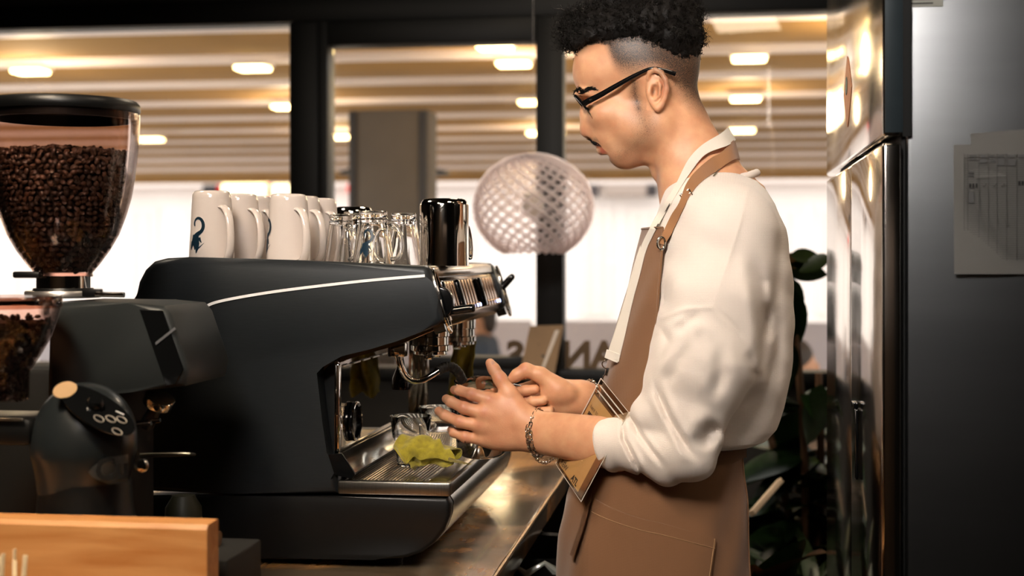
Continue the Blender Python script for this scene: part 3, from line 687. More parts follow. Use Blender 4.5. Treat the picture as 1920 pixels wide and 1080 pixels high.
# control panel: inclined face with rounded belly
cp = [(XF+.001, ZT-.022), (XF+.008, ZT-.04), (XF+.016, ZT-.07), (XF+.02, ZT-.088), (XF+.017, ZT-.100), (XF+.005, ZT-.112), (XF-.03, ZT-.120), (XF-.06, ZT-.12), (XF-.06, ZT-.022)]
bm = NB(); prism(bm, cp, Y0+.045, Y1-.012, .001, 1); build('control_panel', bm, M('satin_chrome_panel', '#b39b84', .22, 1., var=(10, .05)), em, 60)
# slanted chrome end rings around the steam levers
def px_on(px, X=XF+.012): return atx(px, 540, X).y
nrm = Vector((.98, 0, -.2)).normalized()
def panel_pt(Y, s):
    """s: 0 top .. 1 bottom of the inclined face"""
    return Vector((XF+.001+.019*s, Y, ZT-.022-.066*s))
up_ = (panel_pt(0, 0)-panel_pt(0, 1)).normalized(); out_ = Vector((0, 1, 0)).cross(up_).normalized()
if out_.x < 0: out_ = -out_
for Yc, a0 in ((Y0+.028, 0), (Y1+.004, 0)):
    bm = NB(); pts = []
    for i in range(28):
        a = 2*PI*i/28; pts.append(panel_pt(Yc, .62)+Vector((0, 1, 0))*.017*math.cos(a)+up_*.056*math.sin(a)+out_*.008)
    tube(bm, pts, .0035, 8, closed=True); build('lever_ring', bm, chrome, em)
    bm = NB(); c = panel_pt(Yc, .62)+out_*.0015; vs = [bm.verts.new(c+Vector((0, 1, 0))*.015*math.cos(2*PI*i/24)+up_*.053*math.sin(2*PI*i/24)) for i in range(24)]
    f_ = bm.faces.new(vs); r_ = bmesh.ops.extrude_face_region(bm, geom=[f_])
    for v in r_['geom']:
        if isinstance(v, bmesh.types.BMVert): v.co += out_*-.02
    build('lever_housing', bm, black_gloss, em)
# near lever: half disc and handle; far lever raised
def V4(px, py, Y): return at(px, py, Y)
bm = NB(); yl = Y0+.045; c = at(824, 568, yl); R_ = .026; pts = [(c.x+R_*math.cos(A_), c.z+R_*1.12*math.sin(A_)) for A_ in [math.radians(-100+i*200/14) for i in range(15)]]
prism(bm, pts, yl-.012, yl+.012, .003, 2); build('steam_lever', bm, black_gloss, em, 50); lv = bpy.data.objects[[o.name for o in COL.objects if o.name.startswith('steam_lever')][-1]]
bm = NB(); P = bez([V4(828, 584, yl), V4(848, 583, yl), V4(870, 580, yl), V4(886, 578, yl), V4(891, 578, yl)], 4); tube(bm, P, [.0078]*(len(P)-5)+[.0076, .0072, .0064, .005, .0025], 14)
build('lever_handle', bm, black_gloss, lv)
bm = NB(); yl = Y1-.005; P = bez([V4(924, 562, yl), V4(932, 549, yl), V4(946, 534, yl), V4(959, 520, yl), V4(964, 516, yl)], 4); tube(bm, P, [.011, .011, .0105, .010, .0095, .009, .0085, .008, .008, .0078, .0078, .0075, .0072, .0066, .0058, .0045, .002], 14)
build('steam_lever', bm, black_gloss, em, 50)
# button banks
btn = M('brown_chrome_button', '#9c7a5e', .25, 1.); led = M('blue_indicator', '#9db8ff', .3, emit='#9fb6ff', estr=6)
for (pa, pb), nb_ in zip(((829, 850), (857, 884), (897, 921)), (4, 5, 5)):
    ya, yb = px_on(pa), px_on(pb)
    bk = NB(); c0_ = panel_pt(ya-.012, .1)
    for s0_, s1_ in ((.08, .98),):
        a, b, c, d = panel_pt(ya-.03, s0_)+out_*.001, panel_pt(yb+.004, s0_)+out_*.001, panel_pt(yb+.004, s1_)+out_*.001, panel_pt(ya-.03, s1_)+out_*.001
        quad_slab(bk, a, b, c, d, .0015)
    bank = build('button_bank', bk, M('bank_plate', '#3a302a', .3, .8), em, 0)
    bm = NB(); m_ = frame(panel_pt(ya-.018, .55)+out_*.008, (0, 1, 0), up_); box(bm, (-.009, -.03, -.008), (.009, .03, .008), .004, mtx=m_); build('bank_cover', bm, black_gloss, bank)
    for i in range(nb_):
        yy_ = ya+(yb-ya)*(i+.5)/nb_; w_ = (yb-ya)/nb_*.36
        bm = NB(); m_ = frame(panel_pt(yy_, .5)+out_*.006, (0, 1, 0), up_); box(bm, (-w_, -.024, -.004), (w_, .026, .004), .002, mtx=m_)
        box(bm, (-w_, -.034, -.001), (w_, -.022, .009), .002, mtx=m_); bt = build('button', bm, btn, bank)
        if (nb_ == 4 and i == 1) or (nb_ == 5 and i in (3, 4)):
            bm = NB(); box(bm, (-w_*.5, -.031, .009), (w_*.5, -.025, .0105), .0005, mtx=m_); build('indicator', bm, led, bt)
# group heads
GX = -.535
for gy in (2.66, 2.96):
    bm = NB(); lathe(bm, [(0, 1.27), (.036, 1.27), (.036, 1.248), (.034, 1.246), (.034, 1.232), (.037, 1.23), (.037, 1.221), (.033, 1.219), (.033, 1.214), (.028, 1.212), (0, 1.212)], 40, (GX, gy, 0)); g_ = build('group_head', bm, chrome, em, 30)
    for s in (-1, 1): build('lug', box(NB(), (GX-.006, gy+s*.036-.006, 1.205), (GX+.012, gy+s*.036+.006, 1.222), .003), chrome, g_)
# chrome under-plate following the side panel lip
bm = NB(); prism(bm, [q(x_, y_) for x_, y_ in ((834, 596), (836, 603), (820, 616), (742, 648), (640, 676), (622, 686), (618, 678), (640, 668), (740, 640), (818, 609))], Y0+.034, Y0+.06, .001, 1); build('lip_trim', bm, M('warm_trim_steel', '#a08b70', .2, 1.), em)
# mirror back splash
XBk = -.652
zb0 = q(625, 858, Y0)[1]; zb1 = q(625, 688, Y0)[1]
bm = NB(); box(bm, (XBk-.006, Y0+.02, zb0-.02), (XBk, Y1-.045, zb1+.06)); build('mirror_panel', bm, M('mirror_steel', '#cfc8be', .035, 1., var=(3, .04), bump=(2.5, .35)), em, 0)
bm = NB(); box(bm, (XBk-.004, Y0+.012, zb0-.01), (XBk+.004, Y0+.03, zb1+.004), .002); build('mirror_edge', bm, chrome, em); bm = NB(); box(bm, (XBk-.01, Y1-.05, zb0-.01), (XBk+.022, Y1-.036, zb1+.05), .002); build('mirror_edge', bm, chrome, em)
for i in range(5):
    ya = Y0+.04+i*.075; bm = NB(); tube(bm, [(XBk+.003, ya, zb1-.002), (XBk+.003, ya+.05, zb1-.002)], .0018, 6); build('vent_slot', bm, M('bright_trim', '#e6e6e6'), em)
bc = atx(665, 790, XBk+.004); bm = NB(); lathe(bm, [(0, 0), (.03, 0), (.03, .004), (.0345, .006), (.036, .002), (.035, -.003), (0, -.003)], 40, bc, axis_to((1, 0, 0))); build('badge', bm, black_gloss, em)
bm = NB(); tube(bm, [bc+Vector((.004, .0345*math.cos(a*PI/20), .0345*math.sin(a*PI/20))) for a in range(40)], .0022, 8, closed=True); build('badge_rim', bm, chrome, em)
# inclined lower splash
bm = NB(); prism(bm, [(XBk+.002, zb0+.004), (XBk+.012, zb0+.006), (XBk+.034, zb0-.026), (XBk+.03, zb0-.03), (XBk+.002, zb0-.02)], Y0+.006, Y1-.05, .001, 1); build('inclined_splash', bm, steel, em, 50)
bm = NB(); prism(bm, [(XBk-.012, zb0+.006), (XBk+.012, zb0+.008), (XBk+.037, zb0-.028), (XBk+.03, zb0-.036), (XBk, zb0-.03)], Y0-.003, Y0+.005, .001, 1); build('splash_end', bm, black_gloss, em)
# drip tray
XT0, XT1 = q(633, 903)[0], q(845, 903)[0]; ZTR = q(740, 903)[1]; ZTB = q(740, 929)[1]
bm = NB(); w = .012
box(bm, (XT0, Y0-.002, ZTB), (XT1, Y0+w, ZTR), .004); box(bm, (XT1-w, Y0+w-.003, ZTB), (XT1, Y1-.002, ZTR), .004); box(bm, (XT0, Y1-w, ZTB), (XT1-w, Y1-.002, ZTR), .003); box(bm, (XT0, Y0+w, ZTB), (XT0+.008, Y1-w, ZTR-.002), .002)
box(bm, (XT0+.006, Y0+w-.002, ZTB+.001), (XT1-w+.002, Y1-w+.002, ZTB+.006)); tray = build('drip_tray', bm, steel_dark, em)
bm = NB(); box(bm, (XT1-.045, Y0+.02, ZTR-.006), (XT1-w-.002, Y1-.02, ZTR-.003), .001); build('tray_plate', bm, steel, tray)
gb = M('grate_bar', '#c9c2b6', .2, 1.)
xa, xb = XT0+.014, XT1-.05; nbar = 22
bar_me = None
for i in range(nbar):
    x = xa+(xb-xa)*i/(nbar-1)
    if bar_me is None:
        bm = NB(); tube(bm, [(0, Y0+.022, 0), (0, Y1-.022, 0)], .0019, 6); ob = build('grate_bar', bm, gb, tray); bar_me = ob.data; ob.location = (x, 0, ZTR-.003); ob.matrix_parent_inverse = em.matrix_basis.inverted() if False else ob.matrix_parent_inverse
        first_bar = ob
    else:
        ob = first_bar.copy(); COL.objects.link(ob); ob.location = (x, 0, ZTR-.003)
for yy_ in (Y0+.07, Y0+.33, Y0+.6):
    bm = NB(); tube(bm, [(xa-.004, yy_, ZTR-.0058), (xb+.004, yy_, ZTR-.0058)], .0018, 6); build('cross_bar', bm, gb, tray)
# steam wand near side
def V3(px, py, Y): return at(px, py, Y)
yw = 2.50
bm = NB(); a = V3(748, 655, yw); box(bm, a-Vector((.014, .012, .013)), a+Vector((.014, .012, .013)), .003); build('wand_joint', bm, chrome, em)
bm = NB(); a = V3(738, 652, yw+.01); box(bm, a-Vector((.008, .014, .016)), a+Vector((.008, .014, .016)), .003); build('wand_mount', bm, black_sat, em)
wp = bez([V3(746, 668, yw), V3(751, 685, yw), V3(759, 703, yw+.01), V3(774, 714, yw+.02), V3(794, 712, yw+.03), V3(823, 695, yw+.04)], 6)
bm = NB(); tube(bm, wp, .0058, 14); wand = build('steam_wand', bm, chrome, em)
rp_ = bez([V3(820, 696, yw+.04), V3(832, 689, yw+.05), V3(846, 688, yw+.06), V3(858, 697, yw+.07), V3(867, 714, yw+.085)], 8)
bm = NB(); tube(bm, rp_, [.0082+.0012*(i % 3 != 0) for i in range(len(rp_))], 14); build('rubber_grip', bm, M('black_rubber', '#17191a', .5), wand)
# hot water nozzle bulb
bm = NB(); c = V3(752, 700, 2.62); lathe(bm, [(0, .03), (.005, .03), (.008, .012), (.016, -.008), (.018, -.024), (.0165, -.03), (0, -.03)], 24, c); build('hot_water_nozzle', bm, black_gloss, em)
bm = NB(); tube(bm, [c+Vector((0, 0, .028)), c+Vector((-.004, 0, .055))], .006, 10); build('nozzle_pipe', bm, chrome, em)
# far wand
bm = NB(); tube(bm, bez([V3(868, 640, 3.07), V3(872, 665, 3.07), V3(868, 700, 3.07), V3(872, 730, 3.07)], 6), .0055, 10); build('steam_wand', bm, chrome, em)

# ------------------------------------------------------------------ things on the machine
EMB = [([(185, 500), (172, 478), (176, 445), (196, 418), (228, 405), (268, 418), (298, 462), (302, 520), (276, 568), (228, 598), (190, 640)], [10, 17, 15, 17, 19, 21, 23, 25, 26, 32, 50]),
       ([(192, 600), (196, 650), (192, 700), (186, 740)], [50, 66, 76, 66]), ([(148, 690), (132, 735), (118, 788)], [34, 28, 4]), ([(188, 720), (190, 750), (192, 788)], [34, 24, 5]),
       ([(232, 700), (226, 770), (212, 832)], [34, 28, 3]), ([(255, 640), (275, 685), (290, 700)], [20, 12, 3]), ([(322, 704), (268, 752), (214, 800)], [2, 8, 5])]
def emblem(parent, org, rfun, ang, h, zc):
    """wrap the printed crozier emblem on a turned surface: rfun(z) radius"""
    bm = NB()
    for pts, ws in EMB:
        P = bez([Vector((x, y, 0)) for x, y in pts], 3); Wd = np.interp(np.linspace(0, len(ws)-1, len(P)), range(len(ws)), ws); prev = None
        for i, p in enumerate(P):
            t = (P[min(i+1, len(P)-1)]-P[max(i-1, 0)]).normalized(); n_ = Vector((-t.y, t.x, 0)); row = []
            for s in (-1, -.5, 0, .5, 1):
                c = p+n_*Wd[i]*.85*s; X = (c.x-215)/440*h; Z = zc+(615-c.y)/440*h; r = rfun(Z-org.z)+.0006; a_ = ang+X/r
                row.append(bm.verts.new((org.x+r*math.cos(a_), org.y+r*math.sin(a_), Z)))
            if prev:
                for a, b, c_, d in zip(prev, prev[1:], row[1:], row): bm.faces.new((a, b, c_, d))
            prev = row
    return build('emblem_print', bm, emblem_m, parent, recalc=True)
def handle_pts(org, rf, ang, z0, z1, out, n=14):
    d = Vector((math.cos(ang), math.sin(ang), 0)); pts = []
    for i in range(n+1):
        t = i/n; a = PI*t; z = z0+(z1-z0)*(.5-.5*math.cos(a)); r = rf(z)-.003+out*math.sin(a)**.7; pts.append(org+d*r+Vector((0, 0, z)))
    return pts
def strap(bm, pts, w, th, side):
    prev = None; side = Vector(side)
    N = len(pts)
    for i, p in enumerate(pts):
        t = (pts[min(i+1, N-1)]-pts[max(i-1, 0)]).normalized(); n_ = side.cross(t).normalized(); k_ = 1+.35*abs(2*i/(N-1)-1)**2
        cur = [bm.verts.new(p+side*(w*k_*math.cos(a))+n_*(th*math.sin(a))) for a in [2*PI*j/12 for j in range(12)]]
        if prev:
            for j in range(12): bm.faces.new((prev[j], prev[(j+1) % 12], cur[(j+1) % 12], cur[j]))
        prev = cur
def mug(px, py0, py1, Y, wpx, label, hang, emb=None):
    top = at(px, py0, Y); bot = at(px, py1, Y); zb = ZT-.0005; h = top.z-zb; r0 = wpx/2*Y/FPX/(CY+(px-960)/FPX*SY)**1
    org = Vector((top.x, Y, zb)); rb = r0*1.06; rt = r0*.88
    def rf(z): t = min(max(z/h, 0), 1); return rb+(rt-rb)*t**1.4
    t = thing('mug', org, label, 'mug', 'white mugs upside down on the espresso machine')
    bm = NB(); prof = [(rb-.004, .0)]+[(rf(h*i/10)+.0003*math.sin(i), h*i/10) for i in range(0, 10)]+[(rt+.0002, h*.95), (rt-.002, h*.985), (rt-.006, h), (rt-.012, h-.001), (rt-.014, h-.004), (0, h-.005)]
    prof = [(rb-.004, h*.2), (rb-.004, 0)]+prof[1:]
    lathe(bm, [(0, h-.01), (rt-.006, h-.01), (rb-.004, h*.2)]+prof[1:], 48, org); build('body', bm, ceramic, t)
    bm = NB(); d = Vector((-math.sin(hang), math.cos(hang), 0)); strap(bm, bez(handle_pts(org, rf, hang, h*.06, h*.78, .027), 1), .0075, .0045, d); build('handle', bm, ceramic, t)
    if emb is not None: emblem(t, org, rf, emb, .066, zb+h*.40)
    return t
A = math.radians
mug(397, 358, 483, 2.50, 80, 'leftmost white mug with the dark crozier emblem in front', A(-38), A(-112))
mug(449, 364, 483, 2.62, 76, 'white mug directly behind the leftmost emblem mug', A(-32))
mug(476, 368, 484, 2.76, 76, 'third white mug of the row behind the leftmost mug', A(-34))
mug(541, 364, 488, 2.50, 78, 'white mug in the middle front with an emblem at its left edge', A(-42), A(-152))
mug(566, 368, 488, 2.66, 74, 'white mug behind the middle front mug', A(-34))
mug(599, 372, 489, 2.74, 70, 'rightmost white mug next to the glass mugs', A(-40))
def glass_mug(px, py0, Y, wpx, label, hang, emb=None):
    top = at(px, py0, Y); zb = ZT-.0005; h = top.z-zb; r0 = wpx/2*Y/FPX; org = Vector((top.x, Y, zb)); rb = r0*1.12; rt = r0*.76
    def rf(z): return rb+(rt-rb)*min(max(z/h, 0), 1)
    t = thing('glass_mug', org, label, 'glass mug', 'glass mugs upside down on the espresso machine')
    bm = NB(); lathe(bm, [(0, h*.8), (rt*.82, h*.79), (rb-.003, .001), (rb-.0015, 0), (rb, .001), (rf(h*.5), h*.5), (rt*1.02, h*.82), (rt*1.04, h*.86), (rt*.93, h*.885), (rt*.93, h*.9), (rt*1.0, h*.93), (rt*.98, h*.99), (rt*.93, h), (rt*.6, h-.003), (0, h-.004)], 40, org); build('body', bm, glass, t)
    bm = NB(); tube(bm, bez(handle_pts(org, lambda z: rf(z)+.001, hang, h*.12, h*.78, .026), 1), .0042, 10); build('handle', bm, glass, t)
    if emb is not None: emblem(t, org, rf, emb, .052, zb+h*.4)
glass_mug(700, 396, 2.52, 72, 'glass mug with a dark crozier emblem in front', A(-12), A(-98))
glass_mug(757, 400, 2.60, 64, 'glass mug between the emblem glass and the inverted steel pitcher', A(-160))
glass_mug(668, 400, 2.68, 64, 'glass mug behind the emblem glass', A(-25))
glass_mug(640, 402, 2.60, 60, 'leftmost glass mug beside the rightmost white mug', A(-45))
def steel_pitcher(px, py0, Y, wpx, label, hang, grp='inverted steel pitchers'):
    top = at(px, py0, Y); zb = ZT-.0005; h = top.z-zb; r = wpx/2*Y/FPX; org = Vector((top.x, Y, zb)); t = thing('steel_pitcher', org, label, 'pitcher', grp)
    bm = NB(); lathe(bm, [(r-.0015, .03), (r-.001, 0), (r+.0005, 0), (r, .02), (r, h*.9), (r-.0015, h-.007), (r-.006, h-.001), (r-.01, h), (0, h-.001)], 56, org); build('body', bm, chrome, t)
    bm = NB(); d = Vector((-math.sin(hang), math.cos(hang), 0)); rf = lambda z: r
    pts = [org+Vector((math.cos(hang), math.sin(hang), 0))*(r+o_)+Vector((0, 0, z_)) for o_, z_ in ((-.001, h*.62), (.010, h*.60), (.017, h*.45), (.020, h*.25), (.018, h*.12), (.014, h*.1))]
    strap(bm, bez(pts, 5), .007, .0018, d); build('handle', bm, chrome, t)
steel_pitcher(833, 373, 2.56, 93, 'shiny steel milk pitcher upside down at the right end of the machine', A(52))
steel_pitcher(662, 388, 2.86, 76, 'steel pitcher upside down behind the glass mugs', A(150))

# ------------------------------------------------------------------ things on the drip tray
def tumbler(px, py0, Y, wpx, h, label):
    p = at(px, py0, Y); r = wpx/2*Y/FPX; zb = ZTR-.0008; h = p.z-zb; org = Vector((p.x, Y, zb)); t = tag(bpy.data.objects.new('x', None)) if False else None
    bm = NB(); prof = [(0, .006), (r*.6, .006), (r*.68, h*.45), (r*.74, h*.52), (r-.0015, h-.001), (r-.0005, h), (r, h-.001), (r*.86, h*.55), (r*.75, h*.5), (r*.72, h*.42), (r*.66, .002), (r*.6, 0), (0, 0)]
    lathe(bm, prof, 44, org); o = build('tumbler', bm, glass); tag(o, label, 'glass', 'glasses on the drip tray')
tumbler(770, 779, 2.60, 80, .08, 'front glass tumbler on the drip tray behind the yellow cloth')
tumbler(822, 762, 2.78, 76, .08, 'rear glass tumbler behind the fingers on the drip tray')
def cloth(name, fn, nu, nv, mat, label, th=.0022, closed_u=False):
    bm = NB(); g = [[bm.verts.new(fn(i/nu, j/nv)) for i in range(nu+1)] for j in range(nv+1)]
    for j in range(nv):
        for i in range(nu): bm.faces.new((g[j][i], g[j][i+1], g[j+1][i+1], g[j+1][i]))
    bmesh.ops.recalc_face_normals(bm, faces=bm.faces); bmesh.ops.solidify(bm, geom=bm.faces[:], thickness=th)
    o = build(name, bm, mat, None, 80, recalc=False); tag(o, label, 'cloth'); return o
def nz_(x, y, z, s=1): return mnoise.noise(Vector((x*s, y*s, z*s)))
# crumpled yellow cloth: open roll at left, flattening to a ragged tail at right
pL = V3(752, 850, 2.47); pR = V3(868, 868, 2.47)
def ycl(u, v):
    # u along roll (left to right), v around
    a = -.6*PI+v*2.35*PI; rz = .030*(1-u*.45)*(1+.18*math.sin(3*a+u*4)); ry = .034*(1-u*.2)
    cen = V3(760+u*92, 852-7*math.sin(u*PI)+u*4, 2.50+.015*math.sin(u*3))
    r2 = 1-.28*v if v > .78 else 1
    x = cen.x+.007*math.sin(a*2+u*5)+.012*nz_(u*3, v*4, 1)+(-.012*math.cos(a) if u < .3 else 0)*(1-u/.3)
    y = cen.y+ry*math.sin(a)*r2+.010*nz_(u*4, v*3, 5); z = cen.z+rz*math.cos(a)*r2+.007*nz_(u*5, v*5, 9)
    return Vector((x, y, max(z, ZTR+.0045)))
cloth('yellow_cloth', ycl, 40, 60, cloth_y, 'crumpled yellow cloth lying on the drip tray grate')
bm = NB()
tailp = [V3(842, 862, 2.46), V3(858, 866, 2.455), V3(872, 869, 2.45), V3(884, 871, 2.45)]
for j, w_ in ((0, 0),):
    P = bez(tailp, 6); prev = None
    for i, p in enumerate(P):
        k_ = .012*(1-i/len(P))+.002; p.z = max(p.z, ZTR+.004); cur = [bm.verts.new(p+Vector((0, -k_, .001*math.sin(i*2)))), bm.verts.new(p+Vector((0, 0, .005*(1-i/len(P))))), bm.verts.new(p+Vector((0, k_, .001*math.sin(i*3))))]
        if prev:
            for a, b, c, d in zip(prev, prev[1:], cur[1:], cur): bm.faces.new((a, b, c, d))
        prev = cur
bmesh.ops.solidify(bm, geom=bm.faces[:], thickness=.0015); build('ragged_tail', bm, cloth_y, bpy.data.objects['yellow_cloth'])
# second cloth hanging on the far wand
def hcl(u, v):
    a = at(848+u*46+(-8*v), 640+v*95, 3.05); sag = math.sin(u*PI); wv = math.sin(u*9+v*3)
    zz = a.z+.012*sag*(1-v)+.01*nz_(u*3, v*3, 2); return Vector((a.x+.008*nz_(v*4, u*4, 3), 3.045+.02*wv*(.3+v), zz-.012*abs(wv)*v))
cloth('yellow_cloth', hcl, 26, 26, cloth_y, 'dark yellow cloth hanging from the far steam wand')

# ------------------------------------------------------------------ foreground wooden board
bwood = wood('beech_board', '#c8915a', '#b0733c', .5, .1, (1.2, 14, 14), .12)
YB_ = 1.80; p0 = at(388, 985, YB_); z1 = p0.z+.0; t = thing('wooden_crate', (p0.x-.4, YB_+.2, ZK), 'pale wooden crate in the lower left foreground', 'crate')
bm = NB(); bevz = .012
prof = [(YB_, ZK+.001), (YB_, z1-.006), (YB_+.004, z1), (YB_+.042, z1+.001), (YB_+.044, z1-.002), (YB_+.044, ZK+.001)]
a_ = [bm.verts.new((p0.x-.95, y, z)) for y, z in prof]; b_ = [bm.verts.new((p0.x, y, z)) for y, z in prof]
bm.faces.new(a_[::-1]); bm.faces.new(b_)
for i in range(len(prof)): bm.faces.new((a_[i], a_[(i+1) % 6], b_[(i+1) % 6], b_[i]))
build('front_board', bm, bwood, t, 20)
bm = NB(); box(bm, (p0.x-.95, YB_+.0445, ZK+.001), (p0.x-.91, YB_+.2, z1-.02), .002); build('end_board', bm, bwood, t)
# cup of wooden stirrers in front of the board
c = at(8, 1085, 1.70); t = thing('stirrer_cup', (c.x, 1.70, ZK), 'cup of pale wooden stirrers at the bottom left corner', 'cup')
bm = NB(); lathe(bm, [(0, ZK+.001), (.032, ZK+.001), (.04, .975), (.038, .975), (.03, ZK+.006), (0, ZK+.006)], 32, (c.x, 1.70, 0)); build('cup', bm, M('paper_cup', '#e6ded2', .7), t)
for i in range(9):
    a = i*.7; bm = NB(); x_ = c.x+.02*math.cos(a); y_ = 1.70+.02*math.sin(a); ht = 1.015+.006*(i % 4)
    box(bm, (-.003, -.0008, 0), (.003, .0008, ht-ZK-.01), .0006, mtx=Matrix.Translation((x_*.7+c.x*.3, y_*.7+1.7*.3, ZK+.008)) @ Matrix.Rotation(.09*math.sin(a*2), 4, 'Y') @ Matrix.Rotation(a, 4, 'Z')); build('stirrer', bm, M('pale_birch', '#e9d6b4', .7), t)
# dark knock box and round wooden handle behind the board
k0 = at(398, 1000, 2.0); t = thing('knock_box', (k0.x, 2.05, ZK), 'dark box between the wooden crate and the espresso machine', 'box')
bm = NB(); box(bm, (k0.x-.03, 1.88, ZK+.001), (k0.x+.065, 2.03, k0.z-.012), .004); build('box_body', bm, M('dark_green_grey', '#050504', .8), t)
bm = NB(); kk = at(398, 987, 2.0); tube(bm, [(kk.x-.03, 1.97, k0.z-.0012), (kk.x+.022, 1.97, k0.z-.0012)], [.010, .011], 14); o = build('wooden_rod', bm, wood('rod_wood', '#7d5a36', '#5c3e22')); tag(o, 'round wooden tamper rod lying on the dark box', 'rod')

# ------------------------------------------------------------------ grinder with the big bean hopper
YG = 2.12
hx = at(119, 400, YG); G = thing('coffee_grinder', (hx.x, YG+.02, ZK), 'black coffee grinder with the large clear hopper full of beans', 'coffee grinder')
sG = (YG/(CY+(119-960)/FPX*SY))/FPX
def hz(py): return CZ+(HY-py)*sG
HP = [(139, 213), (138.5, 240), (137, 270), (134, 300), (130, 335), (124, 370), (114, 405), (101, 440), (84, 470), (66, 495), (52, 512), (50, 518)]
bm = NB(); pr = [(r*sG, hz(y)) for r, y in HP]; lathe(bm, pr+[(r-.0025, z) for r, z in pr[::-1]], 72, (hx.x, YG, 0)); build('hopper', bm, hopper_m, G)
bm = NB(); lathe(bm, [(0, hz(188)), (90*sG, hz(186)), (134*sG, hz(190)), (140*sG, hz(197)), (140.5*sG, hz(207)), (138*sG, hz(212)), (133*sG, hz(212)), (132*sG, hz(226)), (128*sG, hz(226)), (128*sG, hz(205)), (0, hz(203))], 72, (hx.x, YG, 0)); build('lid', bm, black_sat, G)
def hr(z):
    ys = [hz(y) for _, y in HP][::-1]; rs = [r*sG for r, _ in HP][::-1]; return float(np.interp(z, ys, rs))
bean_mats = [M('roasted_bean_%s' % n_, c_, .42, var=(300, .2)) for n_, c_ in (('dark', '#2b201b'), ('mid', '#382921'), ('light', '#463429'))]
# bean mesh with a crease
def bean_mesh(mat):
    bm = NB(); bmesh.ops.create_uvsphere(bm, u_segments=10, v_segments=6, radius=1)
    for v in bm.verts:
        x, y, z = v.co; v.co = Vector((x*.0056, y*.0040, z*.0031 if z < 0 else z*.0022))
        if z > .4 and abs(y) < .35: v.co.z -= .0011
    o = build('coffee_bean', bm, mat); me = o.data; COL.objects.unlink(o); bpy.data.objects.remove(o); return me
bmes = [bean_mesh(m) for m in bean_mats]
bean_pos = []
ztopb = hz(292); zbot = hz(508); z = ztopb; row = 0
camdir = math.atan2(-YG, -hx.x)
while z > zbot:
    r = hr(z)-.0075
    if r > .01:
        dth_ = .0098/r; n_ = int(PI*1.15/dth_)
        for i in range(n_):
            th = camdir+(i-n_/2+.5*(row % 2))*dth_+random.uniform(-.2, .2)*dth_
            bean_pos.append((Vector((hx.x+r*math.cos(th), YG+r*math.sin(th), z+random.uniform(-.002, .002))), Vector((math.cos(th), math.sin(th), .2)), abs(i-n_/2)/n_))
    z -= .0078; row += 1
r = hr(ztopb)-.008
for k in range(260):
    rr = r*math.sqrt(random.random()); th = random.uniform(0, 2*PI); zc_ = ztopb+.003+.008*(1-(rr/r)**2)+random.uniform(-.002, .002)
    bean_pos.append((Vector((hx.x+rr*math.cos(th), YG+rr*math.sin(th), zc_)), Vector((0, -.3, 1)), .2 if math.sin(th) < 0 else .9))
order_ = sorted(range(len(bean_pos)), key=lambda i: bean_pos[i][2])
sb = NB()
for rank, i in enumerate(order_):
    p, n_, _ = bean_pos[i]; me = bmes[random.randrange(3)]
    rot = (n_+Vector((random.gauss(0, .5), random.gauss(0, .5), random.gauss(0, .5)))).to_track_quat('Z', 'Y').to_matrix().to_4x4() @ Matrix.Rotation(random.uniform(0, 6.28), 4, 'Z')
    if random.random() < .45: rot = rot @ Matrix.Rotation(PI, 4, 'X')
    m_ = Matrix.Translation(p) @ rot @ Matrix.Scale(random.uniform(.9, 1.12), 4)
    if rank < 300:
        o = bpy.data.objects.new('coffee_bean', me); COL.objects.link(o); o.matrix_world = m_; tag(o, 'roasted brown coffee bean in the large hopper', 'coffee bean', 'coffee beans in the large hopper')
    else:
        n0 = len(sb.verts); sb.from_mesh(me); sb.verts.ensure_lookup_table()
        for v in sb.verts[n0:]: v.co = m_ @ v.co
o = build('coffee_beans', sb, bean_mats[1], recalc=False); tag(o, 'remaining roasted beans filling the large clear hopper', 'coffee beans', kind='stuff')
bm = NB(); zz = [ztopb-.002-(ztopb-zbot)*i/14 for i in range(15)]; lathe(bm, [(0, zz[0]+.006)]+[(max(hr(z)-.0125, .005), z) for z in zz]+[(0, zz[-1])], 40, (hx.x, YG, 0)); o2 = build('bean_core', bm, M('bean_core_brown', '#1d130f', .8), o)
# neck, collar, body
bm = NB(); lathe(bm, [(0, hz(510)), (52*sG, hz(512)), (54*sG, hz(517)), (52*sG, hz(519)), (0, hz(519))], 40, (hx.x, YG, 0)); build('neck', bm, hopper_m, G)
bm = NB(); p = at(50, 515, YG-.03); box(bm, (p.x-.014, YG-.05, p.z-.005), (p.x+.03, YG-.03, p.z+.005), .003); build('slide_gate', bm, black_sat, G)
bm = NB(); lathe(bm, [(0, hz(517)), (49*sG, hz(517)), (49*sG, hz(541)), (0, hz(541))], 48, (hx.x, YG, 0)); build('steel_collar', bm, chrome, G)
bm = NB(); lathe(bm, [(0, hz(540)), (54*sG, hz(540)), (56*sG, hz(545)), (0, hz(546))], 40, (hx.x, YG, 0)); build('black_ring', bm, black_sat, G)
bm = NB(); lathe(bm, [(0, hz(545)), (68*sG, hz(545)), (70*sG, hz(548)), (70*sG, hz(555)), (67*sG, hz(558)), (0, hz(558))], 56, (hx.x, YG, 0)); build('adjusting_disc', bm, M('satin_disc', '#b8b4b2', .35, .9), G)
bm = NB(); a = at(180, 552, YG-.05); tube(bm, [a, at(233, 553, YG-.05)], .0042, 12); build('adjusting_lever', bm, chrome, G)
bm = NB(); a = at(170, 549, YG-.045); box(bm, a-Vector((.012, .006, .006)), a+Vector((.018, .006, .006)), .002); build('collar_clamp', bm, black_sat, G)
bodyp = [(102, 566), (240, 568), (305, 574), (318, 590), (352, 690), (345, 724), (250, 735), (120, 760), (86, 760), (90, 600)]
